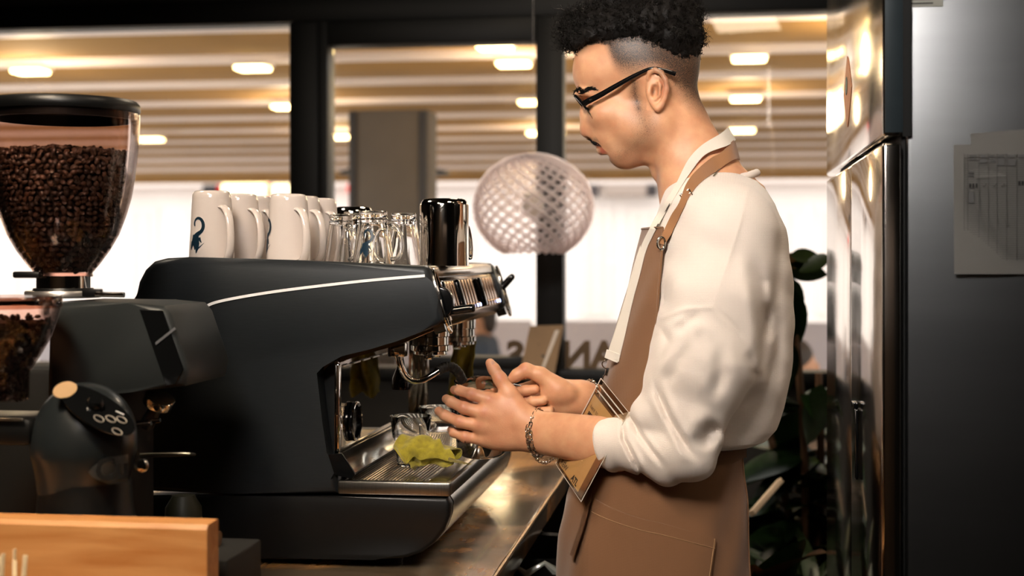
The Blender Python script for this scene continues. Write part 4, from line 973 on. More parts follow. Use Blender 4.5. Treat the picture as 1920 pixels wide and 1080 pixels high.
bm = NB(); prism(bm, [q(x_, y_, YG-.08) for x_, y_ in bodyp], YG-.08, YG+.11, .01, 3); build('housing', bm, M('grinder_housing', '#25292a', .45, .2, var=(12, .1)), G)
bm = NB(); a = q(262, 572, YG-.08); b = q(305, 574, YG-.08)
prism(bm, [q(x_, y_, YG-.08) for x_, y_ in ((262, 580), (306, 582), (345, 692), (330, 720), (312, 724))], YG-.0825, YG-.0795, .001, 1); build('glossy_front', bm, black_gloss, G)
bm = NB(); prism(bm, [q(x_, y_, YG-.08) for x_, y_ in ((293, 642), (329, 613), (331, 617), (294, 647))], YG-.084, YG-.082); build('trim_line', bm, M('dim_trim', '#55565a', .4), G)
bm = NB(); x_0, z_0 = q(110, 750, YG-.05); x_1, _ = q(250, 750, YG-.05); box(bm, (x_0, YG-.05, ZK+.02), (x_1-.02, YG+.09, z_0+.02), .012); build('column', bm, black_matte, G)
bm = NB(); xr_, _ = q(-120, 700, YG+.09); box(bm, (xr_, YG+.10, ZK+.02), (x_0+.02, YG+.2, CZ+(HY-700)*sG), .012); build('dark_filler_box', bm, black_matte, G)  # added black box, put in to darken the area behind the grinders
bm = NB(); box(bm, (x_0-.02, YG-.08, ZK+.001), (x_1+.0, YG+.10, ZK+.02), .008); build('base_plate', bm, black_sat, G)
# tamper disc and forks on the big grinder
bm = NB(); c = at(298, 752, YG-.03); ax = Vector((.42, -.25, .87)).normalized(); lathe(bm, [(0, -.008), (.022, -.008), (.0235, -.006), (.0235, .007), (.021, .009), (0, .009)], 40, c, axis_to(ax)); build('tamper_disc', bm, chrome, G)
bm = NB(); tube(bm, [c-ax*.008, c-ax*.045+Vector((-.01, .01, 0))], [.009, .012], 14); build('tamper_stem', bm, black_sat, G)
for yy_ in (-.018, .018):
    bm = NB(); p1 = at(245, 796, YG-.06); p2 = at(292, 793, YG-.06); tube(bm, [p1+Vector((0, yy_, 0)), p2+Vector((0, yy_, .002))], .0035, 8); build('holder_fork', bm, chrome, G)
bm = NB(); tube(bm, bez([at(262, 852, YG-.05), at(300, 851, YG-.05), at(356, 851, YG-.05), at(356, 853, YG), at(262, 856, YG)], 3), .0022, 6); build('wire_fork', bm, M('dim_wire', '#77776c', .3, 1.), G)

# ------------------------------------------------------------------ near grinder with rounded head
Y2 = 1.93
p_ = at(160, 820, Y2); g2 = thing('coffee_grinder', (p_.x, Y2, ZK), 'smaller black coffee grinder with a rounded button head and round badge', 'coffee grinder')
s2 = (Y2/(CY+(160-960)/FPX*SY))/FPX
def z2(py): return CZ+(HY-py)*s2
sd = SDF(); cc = at(160, 815, Y2)
sd.ell(cc, (94*s2, 88*s2, 98*s2), None, .01); sd.cap(at(156, 850, Y2), at(156, 905, Y2), 92*s2, 84*s2, .02)
nn = Vector((.46, -.42, .78)).normalized(); pc = at(178, 768, Y2-.045)
sd.fn(lambda P, n=np.array(nn), c=np.array(pc): (P-c)@n, [-9]*3, [9]*3, .012, 'i')
V, Q = sdf_mesh(sd, .004, np.array(cc)-.16, np.array(cc)+.14)
mesh_obj('rounded_head', V, Q, M('glossy_black_head', '#1b1f21', .3, coat=.3), g2)
fm = frame(pc+nn*.0012, (Vector((1, 0, -.62))), Vector((0, 1, .5)))
def on_face(x, y, n=0): return fm @ Vector((x, y, n))
def oval(cx, cy, rx, ry, mat, nm, n0=0, ring=False, lab=None):
    bm = NB()
    if ring: tube(bm, [on_face(cx+rx*math.cos(a*PI/12), cy+ry*math.sin(a*PI/12), n0+.0006) for a in range(24)], .0007, 5, closed=True)
    else:
        vs = [bm.verts.new(on_face(cx+rx*math.cos(a*PI/16), cy+ry*math.sin(a*PI/16), n0)) for a in range(32)]; f_ = bm.faces.new(vs); r_ = bmesh.ops.extrude_face_region(bm, geom=[f_])
        for v in r_['geom']:
            if isinstance(v, bmesh.types.BMVert): v.co += nn*.0012
    return build(nm, bm, mat, g2, label=lab)
oval(.004, 0, .06, .034, black_gloss, 'button_panel')
oval(-.05, -.004, .013, .022, M('beige_label', '#a88a66', .6), 'beige_label', .0014)
ringm = M('button_outline', '#9b948a', .4)
for x_, y_ in ((.016, -.014), (.027, -.001), (.038, .010), (.048, -.015)): oval(x_, y_, .0075, .0055, ringm, 'button', .0012, True); 
bm = NB(); tube(bm, [on_face(.022, .018, .002), on_face(.034, .021, .002)], .0009, 6); build('indicator_bar', bm, M('white_bar', '#dddddd', .4), g2)
bm = NB(); oc = on_face(-.005, .004, .006); lathe(bm, [(0, -.006), (.012, -.006), (.011, .003), (.008, .006), (0, .006)], 20, oc, axis_to(nn)); build('knob', bm, black_gloss, g2)
bm = NB(); lathe(bm, [(0, z2(985)), (96*s2, z2(985)), (88*s2, z2(955)), (84*s2, z2(900)), (0, z2(900))], 40, (cc.x, Y2, 0)); build('barrel', bm, black_sat, g2)
bm = NB(); lathe(bm, [(0, ZK+.001), (.085, ZK+.001), (.085, ZK+.015), (.07, z2(984)), (0, z2(984))], 40, (cc.x, Y2, 0)); build('pedestal', bm, black_matte, g2)
# badge plate with lettering (curved on the head)
bm = NB(); rb_ = 91*s2; b0 = cc+Vector((0, 0, z2(872)-cc.z)); gm = []
for j in range(7):
    row = []
    for i in range(13):
        s_ = i/12; hgt = 25*s2*min(1, (s_*2.2)**.6); a_ = math.radians(-62+s_*50); row.append(bm.verts.new((cc.x+(rb_+.003)*math.cos(a_), Y2+(rb_+.003)*math.sin(a_), b0.z+(j/3-1)*hgt)))
    gm.append(row)
for j in range(6):
    for i in range(12): bm.faces.new((gm[j][i], gm[j][i+1], gm[j+1][i+1], gm[j+1][i]))
bmesh.ops.solidify(bm, geom=bm.faces[:], thickness=.001); build('badge_plate', bm, M('dull_silver_badge', '#8d8d8a', .35, .8), g2)
ab = math.radians(-38); nb2 = Vector((math.cos(ab), math.sin(ab), 0)); mt = frame(Vector((cc.x, Y2, b0.z-.011))+nb2*(rb_+.0085), (-nb2.y, nb2.x, 0), (0, 0, 1))
bm = text_bm('Cu', .042, mt, .001, .0012); build('badge_lettering', bm, black_matte, g2, 0)
bm = NB(); c = at(262, 873, Y2-.04); lathe(bm, [(0, 0), (.009, 0), (.009, .008), (.005, .01), (0, .01)], 16, c, axis_to((.8, -.6, 0))); build('screw_knob', bm, chrome, g2)
bm = NB(); a = at(-40, 785, Y2); b = at(75, 785, Y2); box(bm, (a.x, Y2-.05, z2(830)), (b.x+.01, Y2+.05, z2(778)), .01); build('neck_arm', bm, black_sat, g2)
bm = NB(); box(bm, (a.x, Y2-.056, z2(782)), (b.x+.002, Y2-.05, z2(778)), .001); build('arm_trim', bm, steel, g2)
# its hopper at the left border
hc = at(-8, 640, Y2); H2 = [(119, 556), (119, 576), (112, 600), (98, 640), (80, 672), (66, 694), (62, 700), (60, 752)]
bm = NB(); pr = [(r_*s2, z2(y_)) for r_, y_ in H2]; lathe(bm, pr+[(r_-.003, z_) for r_, z_ in pr[::-1]], 56, (hc.x, Y2, 0)); build('hopper', bm, hopper_m, g2)
bm = NB(); lathe(bm, [(0, z2(556)), (118*s2, z2(556)), (121*s2, z2(560)), (121*s2, z2(576)), (118*s2, z2(578)), (117*s2, z2(562)), (0, z2(560))], 56, (hc.x, Y2, 0)); build('lid', bm, thin_glass('pink_clear_lid', '#e9cfc0', .08, .08), g2)
bm = NB(); n0 = 0
for k in range(700):
    z_ = random.uniform(z2(750), z2(592)); pr_r = float(np.interp(-z_, [-z2(y_) for r_, y_ in H2], [r_*s2 for r_, y_ in H2]))-.008; th = random.uniform(-PI*.95, .35)
    if z_ > z2(598): pr_r *= random.random()**.5
    p = Vector((hc.x+pr_r*math.cos(th), Y2+pr_r*math.sin(th), z_)); n0 = len(bm.verts); bm.from_mesh(bmes[0]); bm.verts.ensure_lookup_table()
    m_ = Matrix.Translation(p) @ Matrix.Rotation(random.uniform(0, 6), 4, Vector((random.random(), random.random(), random.random())).normalized())
    for v in bm.verts[n0:]: v.co = m_ @ v.co
o = build('coffee_beans', bm, bean_mats[0], recalc=False); tag(o, 'dark roasted beans inside the small hopper at the left border', 'coffee beans', kind='stuff')
bm = NB(); lathe(bm, [(0, z2(600)), (96*s2, z2(604)), (66*s2, z2(672)), (48*s2, z2(700)), (48*s2, z2(750)), (0, z2(750))], 32, (hc.x, Y2, 0)); build('bean_core', bm, M('bean_core_brown', '#1d130f'), o)
# dark lidded jar low at the left behind the crate
c = at(290, 960, 2.22); t = thing('lidded_jar', (c.x, 2.22, ZK), 'small dark jar with a pale print low beside the grinder', 'jar')
bm = NB(); lathe(bm, [(0, ZK+.001), (.03, ZK+.001), (.034, ZK+.02), (.03, c.z+.0), (.018, c.z+.02), (0, c.z+.022)], 28, (c.x+.03, 2.27, 0)); build('jar_body', bm, M('dark_olive', '#262517', .5), t)
# bin under the counter
c = at(1008, 1060, 3.25); t = thing('waste_bin', (at(1003, 1050, 3.0).x, 3.0, 0), 'round dark bin with a clear liner on the floor under the counter edge', 'bin')
cx_ = at(1003, 1050, 3.0).x; cy_ = 3.0; zr = at(1010, 1022, 3.0).z
bm = NB(); lathe(bm, [(0, .002), (.11, .002), (.135, zr-.01), (.14, zr), (.13, zr-.004), (.105, .01), (0, .01)], 36, (cx_, cy_, 0)); build('bin_body', bm, black_sat, t)
bm = NB(); pts = [Vector((cx_+.142*math.cos(a*PI/24), cy_+.142*math.sin(a*PI/24), zr-.02+.012*math.sin(a*1.7))) for a in range(48)]; tube(bm, pts, [.007+.003*math.sin(a*2.3) for a in range(48)], 8, closed=True); build('liner', bm, M('clear_liner', '#8f938c', .2, coat=.5), t)
# ================================================================== THE BARISTA
def skin_mat():
    m = bpy.data.materials.new('skin'); m.use_nodes = True; n = m.node_tree.nodes; l = m.node_tree.links; b = n['Principled BSDF']
    t = n.new('ShaderNodeTexCoord'); a = n.new('ShaderNodeTexNoise'); a.inputs['Scale'].default_value = 35; a.inputs['Detail'].default_value = 6; l.new(t.outputs['Object'], a.inputs['Vector'])
    r = n.new('ShaderNodeValToRGB'); r.color_ramp.elements[0].position = .3; r.color_ramp.elements[0].color = lin('#c98f6a'); r.color_ramp.elements[1].position = .7; r.color_ramp.elements[1].color = lin('#d8a37c'); l.new(a.outputs['Fac'], r.inputs['Fac'])
    at_ = n.new('ShaderNodeAttribute'); at_.attribute_name = 'tone'; sp = n.new('ShaderNodeSeparateColor'); l.new(at_.outputs['Color'], sp.inputs[0])
    m1 = n.new('ShaderNodeMixRGB'); m1.inputs['Color2'].default_value = lin('#a85a45'); l.new(sp.outputs[1], m1.inputs['Fac']); l.new(r.outputs['Color'], m1.inputs['Color1'])
    mp = n.new('ShaderNodeMapping'); mp.inputs['Rotation'].default_value = (0, .5, 0); mp.inputs['Scale'].default_value = (1, 1, .35); l.new(t.outputs['Object'], mp.inputs['Vector'])
    h = n.new('ShaderNodeTexNoise'); h.inputs['Scale'].default_value = 1500; h.inputs['Detail'].default_value = 2; l.new(mp.outputs['Vector'], h.inputs['Vector'])
    q_ = n.new('ShaderNodeMath'); q_.operation = 'SUBTRACT'; l.new(sp.outputs[0], q_.inputs[0])
    q0 = n.new('ShaderNodeMath'); q0.operation = 'MULTIPLY_ADD'; q0.inputs[1].default_value = 2.2; q0.inputs[2].default_value = -.75; l.new(h.outputs['Fac'], q0.inputs[0]); l.new(q0.outputs[0], q_.inputs[1])
    q2 = n.new('ShaderNodeMath'); q2.operation = 'MULTIPLY'; q2.inputs[1].default_value = 1.5; q2.use_clamp = True; l.new(q_.outputs[0], q2.inputs[0])
    q3 = n.new('ShaderNodeMath'); q3.operation = 'MULTIPLY'; q3.inputs[1].default_value = .75; l.new(sp.outputs[0], q3.inputs[0])
    q4 = n.new('ShaderNodeMath'); q4.operation = 'MAXIMUM'; l.new(q2.outputs[0], q4.inputs[0]); l.new(q3.outputs[0], q4.inputs[1])
    m2 = n.new('ShaderNodeMixRGB'); m2.inputs['Color2'].default_value = lin('#1d1611'); l.new(q4.outputs[0], m2.inputs['Fac']); l.new(m1.outputs['Color'], m2.inputs['Color1'])
    l.new(m2.outputs['Color'], b.inputs['Base Color']); b.inputs['Roughness'].default_value = .48
    b.inputs['Subsurface Weight'].default_value = .12; b.inputs['Subsurface Radius'].default_value = (1, .35, .2); b.inputs['Subsurface Scale'].default_value = .006
    f = n.new('ShaderNodeTexNoise'); f.inputs['Scale'].default_value = 450; f.inputs['Detail'].default_value = 4; l.new(t.outputs['Object'], f.inputs['Vector'])
    bu = n.new('ShaderNodeBump'); bu.inputs['Strength'].default_value = .18; bu.inputs['Distance'].default_value = .001; l.new(f.outputs['Fac'], bu.inputs['Height']); l.new(bu.outputs['Normal'], b.inputs['Normal'])
    MATS['skin'] = m; return m
skin = skin_mat()
def knit_mat(name, col, period=.0021, strength=.35):
    m = bpy.data.materials.new(name); m.use_nodes = True; n = m.node_tree.nodes; l = m.node_tree.links; b = n['Principled BSDF']; c = lin(col)
    t = n.new('ShaderNodeTexCoord')
    nt = n.new('ShaderNodeTexNoise'); nt.inputs['Scale'].default_value = 14; nt.inputs['Detail'].default_value = 4; l.new(t.outputs['Object'], nt.inputs['Vector'])
    r = n.new('ShaderNodeValToRGB'); r.color_ramp.elements[0].color = (c[0]*.93, c[1]*.92, c[2]*.9, 1); r.color_ramp.elements[1].color = c; l.new(nt.outputs['Fac'], r.inputs['Fac']); l.new(r.outputs['Color'], b.inputs['Base Color'])
    w = n.new('ShaderNodeTexWave'); w.bands_direction = 'Z'; w.inputs['Scale'].default_value = .314/period/1.0; w.inputs['Distortion'].default_value = .6; w.inputs['Detail Scale'].default_value = 3
    w2 = n.new('ShaderNodeTexWave'); w2.bands_direction = 'X'; w2.inputs['Scale'].default_value = .314/period*.9; w2.inputs['Distortion'].default_value = .6
    l.new(t.outputs['Object'], w.inputs['Vector']); l.new(t.outputs['Object'], w2.inputs['Vector'])
    mu = n.new('ShaderNodeMath'); mu.operation = 'MULTIPLY'; l.new(w.outputs['Fac'], mu.inputs[0]); l.new(w2.outputs['Fac'], mu.inputs[1])
    f = n.new('ShaderNodeTexNoise'); f.inputs['Scale'].default_value = 500; l.new(t.outputs['Object'], f.inputs['Vector'])
    ad = n.new('ShaderNodeMath'); ad.operation = 'ADD'; l.new(mu.outputs[0], ad.inputs[0]); l.new(f.outputs['Fac'], ad.inputs[1])
    bu = n.new('ShaderNodeBump'); bu.inputs['Strength'].default_value = strength; bu.inputs['Distance'].default_value = .0012; l.new(ad.outputs[0], bu.inputs['Height']); l.new(bu.outputs['Normal'], b.inputs['Normal'])
    b.inputs['Roughness'].default_value = .95; b.inputs['Sheen Weight'].default_value = .25; b.inputs['Specular IOR Level'].default_value = .2
    return m
knit = knit_mat('cream_knit', '#e6dad0')
canvas = knit_mat('brown_canvas', '#7f5b40', .0011, .25)
b_root = thing('person', (at(1250, 480, YP).x, YP, 0), 'person in a cream knitted sweater and brown apron steaming milk at the machine', 'person')

def px2x(px): return at(px, 480, YP).x
def py2z(py, px=1250): return at(px, py, YP).z
ROWS = [(318, 1300, 1340, 20), (328, 1272, 1392, 62), (342, 1256, 1418, 105), (360, 1246, 1436, 150), (385, 1236, 1454, 178), (430, 1222, 1473, 196), (500, 1200, 1485, 203), (560, 1184, 1488, 206), (620, 1168, 1488, 190), (700, 1150, 1484, 172), (760, 1134, 1470, 158), (800, 1130, 1455, 152), (818, 1150, 1440, 146), (829, 1190, 1410, 120), (834, 1250, 1330, 60)]
BODY = [(310, 1290, 1350, 30), (330, 1265, 1390, 66), (350, 1262, 1420, 120), (385, 1252, 1432, 165), (430, 1240, 1446, 175), (500, 1222, 1450, 170), (600, 1195, 1450, 150), (700, 1175, 1440, 130), (800, 1160, 1400, 118), (900, 1140, 1375, 118), (1000, 1130, 1370, 125)]
SKIRT = [(420, 1216, 1473, 196), (500, 1194, 1485, 203), (560, 1178, 1488, 206), (620, 1162, 1488, 190), (700, 1143, 1484, 172), (760, 1127, 1470, 158), (800, 1116, 1440, 148), (830, 1107, 1392, 140), (880, 1090, 1392, 142), (930, 1071, 1398, 148), (1000, 1059, 1402, 155), (1080, 1056, 1403, 162), (1200, 1050, 1408, 180), (1400, 1040, 1415, 190)]
def torso_fn(rows, n=2.4, off=0.):
    rz = np.array([py2z(r[0]) for r in rows][::-1]); rf = np.array([px2x(r[1]) for r in rows][::-1]); rb = np.array([px2x(r[2]) for r in rows][::-1]); rw = np.array([r[3]*S0 for r in rows][::-1])
    def at_z(z): return np.interp(z, rz, rf), np.interp(z, rz, rb), np.interp(z, rz, rw)
    def f(P):
        xf, xb, w = at_z(P[:, 2]); a = (xb-xf)/2+off; xc = (xf+xb)/2; w = w+off
        e = (np.abs((P[:, 0]-xc)/a)**n+np.abs((P[:, 1]-YP)/w)**n)**(1/n); d = (e-1)*np.minimum(a, w)*.85
        return np.maximum(d, np.maximum(P[:, 2]-rz[-1], rz[0]-P[:, 2]))
    lo = [rf.min()-off, YP-rw.max()-off, rz[0]]; hi = [rb.max()+off, YP+rw.max()+off, rz[-1]]
    return f, at_z, lo, hi
def dpl(px, py, line):
    """distance in picture units to a polyline"""
    L = [np.array(p, float) for p in line]; d = np.full(len(px), 1e9); P = np.stack([px, py], 1)
    for a, b in zip(L, L[1:]):
        ab = b-a; t = np.clip(((P-a)@ab)/(ab@ab), 0, 1); d = np.minimum(d, np.linalg.norm(P-a-t[:, None]*ab, axis=1))
    return d
S = S0
def c_(px, lat, py): return np.array(BP(px, lat, py))
# ------------------------------------------------------------------ skin body: head, neck, chest, arms, hands as one surface
sd = SDF()
f, _, lo, hi = torso_fn(BODY); sd.fn(f, lo, hi, .02)
ct15, st15 = math.cos(A(15)), math.sin(A(15)); Rh = np.array([[ct15, 0, -st15], [0, 1, 0], [st15, 0, ct15]])
sd.cap(c_(1258, 0, 205), c_(1318, 0, 350), 57*S, 68*S, .03)
sd.cap(c_(1318, 0, 350), c_(1345, 0, 400), 68*S, 85*S, .05)
sd.ell(c_(1196, 0, 104), (119*S, 79*S, 94*S), Rh, .01)
sd.ell(c_(1222, 0, 140), (86*S, 74*S, 84*S), None, .02)
sd.ell(c_(1130, 0, 140), (54*S, 63*S, 54*S), None, .02)
sd.ell(c_(1165, 0, 215), (72*S, 58*S, 66*S), None, .02)
sd.ell(c_(1152, 0, 258), (37*S, 36*S, 36*S), None, .02)
sd.ell(c_(1167, 0, 288), (21*S, 24*S, 21*S), None, .014)
for s in (-1, 1):
    sd.ell(c_(1096, s*27, 177), (19*S, 25*S, 10*S), None, .012)
    sd.cap(c_(1172, s*15, 289), c_(1226, s*50, 244), 17*S, 17*S, .025); sd.cap(c_(1226, s*50, 244), c_(1236, s*60, 190), 17*S, 18*S, .025)
    sd.ell(c_(1136, s*42, 212), (28*S, 18*S, 20*S), None, .02)
    sd.ell(c_(1200, s*45, 235), (40*S, 20*S, 34*S), None, .02)
    sd.ell(c_(1094, s*31, 199), (15*S, 19*S, 12*S), None, .014, 's')
    sd.ell(c_(1112, s*31, 199), (13.5*S, 15*S, 12.5*S), None, .004)
    sd.cap(c_(1098, s*24, 203), c_(1100, s*40, 204), 1.6*S, 1.6*S, .002, 's')
sd.cap(c_(1182, 0, 278), c_(1232, 0, 276), 27*S, 34*S, .03)
# nose
sd.cap(c_(1100, 0, 186), c_(1100, 0, 240), 9*S, 10*S, .014)
sd.ell(c_(1101, 0, 245), (12.5*S, 11*S, 11.5*S), None, .008)
sd.cap(c_(1108, 0, 215), c_(1114, 0, 240), 17*S, 20*S, .012)
for s in (-1, 1):
    sd.ell(c_(1112, s*13, 250), (11*S, 7*S, 8*S), None, .006)
    sd.ell(c_(1105, s*7, 259), (6*S, 3.6*S, 4*S), None, .003, 's')
# lips
for dx, py, r in ((0, 268, 6.4), (5, 281.5, 7.2)):
    sd.chain([c_(1140+dx, -20, 275), c_(1129+dx, -12, py+1), c_(1124+dx, 0, py), c_(1129+dx, 12, py+1), c_(1140+dx, 20, 275)], [3*S, r*.9*S, r*S, r*.9*S, 3*S], .008)
sd.chain([c_(1143, -25, 276), c_(1127, -14, 275), c_(1118, 0, 274.5), c_(1127, 14, 275), c_(1143, 25, 276)], [1.3*S, 2*S, 2.2*S, 2*S, 1.3*S], .003, 's')
sd.cap(c_(1140, -8, 289.5), c_(1140, 8, 289.5), 3*S, 3*S, .012, 's')
# ears
for s in (-1, 1):
    sd.ell(c_(1231, s*78, 166), (20*S, 7*S, 36*S), None, .006)
    ear = [(1214, 148, 82), (1218, 136, 86), (1228, 131, 89), (1240, 136, 91), (1248, 150, 92), (1250, 167, 91), (1246, 184, 88), (1240, 197, 85), (1233, 203, 83), (1227, 198, 81)]
    sd.chain([c_(x, s*l_, y) for x, y, l_ in ear], [3.5*S, 4.2*S, 4.6*S, 4.8*S, 4.8*S, 4.6*S, 4.6*S, 5.5*S, 6.5*S, 5*S], .003)
    sd.chain([c_(1232, s*86, 146), c_(1238, s*87, 160), c_(1236, s*86, 178), c_(1229, s*84, 187)], [2.6*S, 3*S, 3*S, 2.6*S], .003)
    sd.ell(c_(1227, s*88, 171), (7.5*S, 15*S, 13*S), None, .003, 's')
    sd.ell(c_(1229, s*88, 148), (6*S, 5*S, 5*S), None, .003, 's')
    sd.ell(c_(1217, s*80, 172), (4*S, 5*S, 8*S), None, .005)
# neck tendon, adam's apple
sd.cap(c_(1245, -50, 230), c_(1268, -30, 345), 14*S, 12*S, .03)
sd.ell(c_(1232, 0, 322), (9*S, 9*S, 13*S), None, .015)
# near arm
sd.cap(c_(1365, -140, 430), c_(1290, -196, 835), 46*S, 32*S, .03)
sd.cap(c_(1000, -52, 797), c_(1155, -136, 815), 27*S, 31*S, .02); sd.cap(c_(1002, -52, 823), c_(1155, -136, 850), 25*S, 31*S, .03)
sd.cap(c_(1165, -140, 834), c_(1285, -195, 845), 32*S, 31*S, .03)
# near hand
for kn, r0, r1 in (((918, -66, 750), 21, 15), ((908, -70, 774), 21, 15), ((900, -67, 798), 20, 14.5), ((902, -58, 821), 19, 13.5)):
    sd.cap(c_(988, -54, 790+(kn[2]-750)*.45), c_(*kn), r0*S, r1*S, .016)
sd.ell(c_(948, -52, 824), (52*S, 18*S, 22*S), None, .012)
sd.chain([c_(918, -66, 749), c_(884, -69, 739), c_(861, -59, 732), c_(852, -42, 731)], [13*S, 10.8*S, 9.6*S, 8.4*S], .004)
sd.chain([c_(908, -70, 775), c_(870, -71, 765), c_(845, -60, 753), c_(837, -42, 748)], [13.5*S, 11.2*S, 10*S, 8.8*S], .004)
sd.chain([c_(900, -67, 798), c_(862, -68, 791), c_(834, -58, 779), c_(823, -42, 771)], [13*S, 11*S, 10*S, 8.8*S], .004)
sd.chain([c_(902, -59, 822), c_(873, -62, 820), c_(851, -54, 811), c_(846, -38, 806)], [12*S, 10*S, 9*S, 8*S], .004)
for px, la, py in ((884, -71, 738), (870, -73, 764), (862, -70, 790), (873, -64, 819)): sd.ell(c_(px, la, py), (9*S, 8*S, 9.5*S), None, .006)
sd.cap(c_(982, -56, 782), c_(955, -56, 738), 22*S, 16.5*S, .018)
sd.chain([c_(955, -56, 738), c_(938, -54, 711), c_(926, -50, 692), c_(919, -47, 681)], [15*S, 12.4*S, 10.8*S, 9*S], .006)
sd.ell(c_(937, -54, 709), (12*S, 11*S, 11*S), None, .005)
# far hand around the pitcher handle
sd.cap(c_(1095, 38, 738), c_(1230, 150, 780), 24*S, 34*S, .02); sd.cap(c_(1095, 38, 762), c_(1230, 150, 800), 23*S, 32*S, .02)
sd.cap(c_(1365, 140, 430), c_(1275, 180, 790), 50*S, 38*S, .03); sd.cap(c_(1275, 180, 790), c_(1230, 150, 790), 38*S, 36*S, .02)
sd.ell(c_(1056, 24, 750), (42*S, 24*S, 33*S), None, .02)
sd.cap(c_(1080, 46, 740), c_(1012, 42, 716), 24*S, 15*S, .02)
sd.ell(c_(1046, 6, 736), (36*S, 20*S, 22*S), None, .012)
sd.chain([c_(1046, 8, 728), c_(1013, 2, 703), c_(986, -2, 694), c_(970, -5, 703), c_(961, -6, 710)], [22*S, 14.5*S, 13*S, 11*S, 9.5*S], .008)
sd.chain([c_(1008, 42, 722), c_(976, 36, 732), c_(972, 12, 735), c_(985, -4, 732), c_(1003, -7, 730)], [13*S, 12*S, 10.6*S, 10*S, 9*S], .003)
sd.chain([c_(1016, 40, 742), c_(986, 34, 752), c_(983, 10, 755), c_(999, -4, 753), c_(1018, -5, 751)], [13*S, 12*S, 11*S, 10*S, 9*S], .003)
sd.chain([c_(1026, 38, 762), c_(1000, 30, 772), c_(998, 9, 775), c_(1013, -3, 773), c_(1030, -3, 770)], [12*S, 11.5*S, 10.4*S, 9.4*S, 8.6*S], .003)
sd.chain([c_(1040, 34, 775), c_(1018, 24, 788), c_(1020, 7, 789), c_(1033, 0, 786)], [11*S, 10*S, 9*S, 8*S], .003)
V, Qd = sdf_mesh(sd, .0023)
body = mesh_obj('body', V, Qd, skin, b_root)
px, py = proj(V); tone = np.zeros((len(V), 3))
hd = (py < 345)
def band(x, y, line, w): return np.clip(1-dpl(x, y, line)/w, 0, 1)
yl = np.interp(px, [1060, 1079, 1100, 1125, 1138, 1150, 1165, 1200, 1240, 1265, 1285, 1310], [99, 97, 86, 78, 84, 104, 112, 108, 110, 128, 155, 175])
yf = np.interp(px, [1079, 1130, 1140, 1150, 1165, 1185, 1200, 1230, 1260, 1290, 1320, 1350], [97, 80, 118, 134, 146, 158, 150, 140, 185, 215, 235, 245])
am = np.clip(1-(py-yl)/np.maximum(yf-yl, 6), 0, 1)**1.1*np.where((py > 84)&(px < 1200), sst(px-1128-(py-85)*.28, 0, 22), 1)
am = am**.75
hair_amt = am*hd
side = np.abs(V[:, 1]-YP)/S0
sb = band(px, py, [(1188, 140), (1190, 175), (1198, 205)], 17)*.85
st_ = np.clip(band(px, py, [(1200, 215), (1215, 245), (1190, 275), (1160, 296)], 38), 0, 1)*.55
mus = band(px, py, [(1116, 262), (1130, 264), (1144, 274)], 7)*.6*(side < 30)
goat = band(px, py, [(1152, 300), (1170, 300)], 12)*.35
vf = (px < 1255)*(py > 150)*(~((px > 1212)*(py < 208)))
tone[:, 0] = np.clip(np.maximum.reduce([hair_amt, sb*vf, st_*vf, mus*vf, goat*vf]), 0, 1)*hd
lip = np.clip(band(px, py, [(1120, 271), (1134, 275)], 7)*1.3+band(px, py, [(1130, 283), (1138, 281)], 9)*1.6, 0, 1)*(side < 24)
ear_ = band(px, py, [(1245, 150), (1248, 180)], 12)*.4*(side > 70); nose_ = band(px, py, [(1092, 250), (1100, 250)], 14)*.35
knk = sum(band(px, py, [(x, y)], 14)*.35 for x, y in ((918, 750), (908, 775), (900, 798), (902, 822), (884, 739), (870, 765), (862, 791), (937, 709))) if False else 0
hands = sst(-px, -1010, -940)*.22*(py > 650)
kn2 = np.zeros(len(V))
for x, y in ((917, 748), (907, 773), (898, 798), (884, 738), (869, 764), (860, 790), (873, 820), (937, 706), (980, 690)):
    kn2 = np.maximum(kn2, np.clip(1-np.hypot(px-x, py-y)/13, 0, 1)*.4)
tone[:, 1] = np.clip(np.maximum.reduce([lip, ear_, nose_, kn2+hands]), 0, 1)
# ear hole: its shade painted in as a dark tone
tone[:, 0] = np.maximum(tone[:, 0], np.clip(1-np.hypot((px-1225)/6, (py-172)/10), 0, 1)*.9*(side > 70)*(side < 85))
vcol(body, 'tone', tone)
bvh = BVHTree.FromPolygons([tuple(v) for v in V], [tuple(q_) for q_ in Qd])
# nails
nail = M('finger_nail', '#c99a84', .25, coat=.3)
for (px_, la, py_), nr, rr in (((925.5, -56, 682), (-.25, -.75, .5), (6, 7.5)), ((838, -58, 739), (-.45, -.85, .25), (4.5, 4.5)), ((858, -62, 723), (-.2, -.85, .45), (4, 4))):
    o_ = BP(px_, la, py_); n_ = Vector(nr).normalized(); h_ = bvh.ray_cast(o_+n_*.02, -n_)
    if h_[0] is None: continue
    bm = NB(); bmesh.ops.create_uvsphere(bm, u_segments=12, v_segments=6, radius=1)
    m_ = frame(h_[0], Vector((.55, 0, -.83)).cross(h_[1]), Vector((.55, 0, -.83)))
    for v in bm.verts: v.co = m_ @ Vector((v.co.x*rr[0]*S*.65, v.co.y*rr[1]*S*.75, v.co.z*.0008))
    build('nail', bm, nail, body)

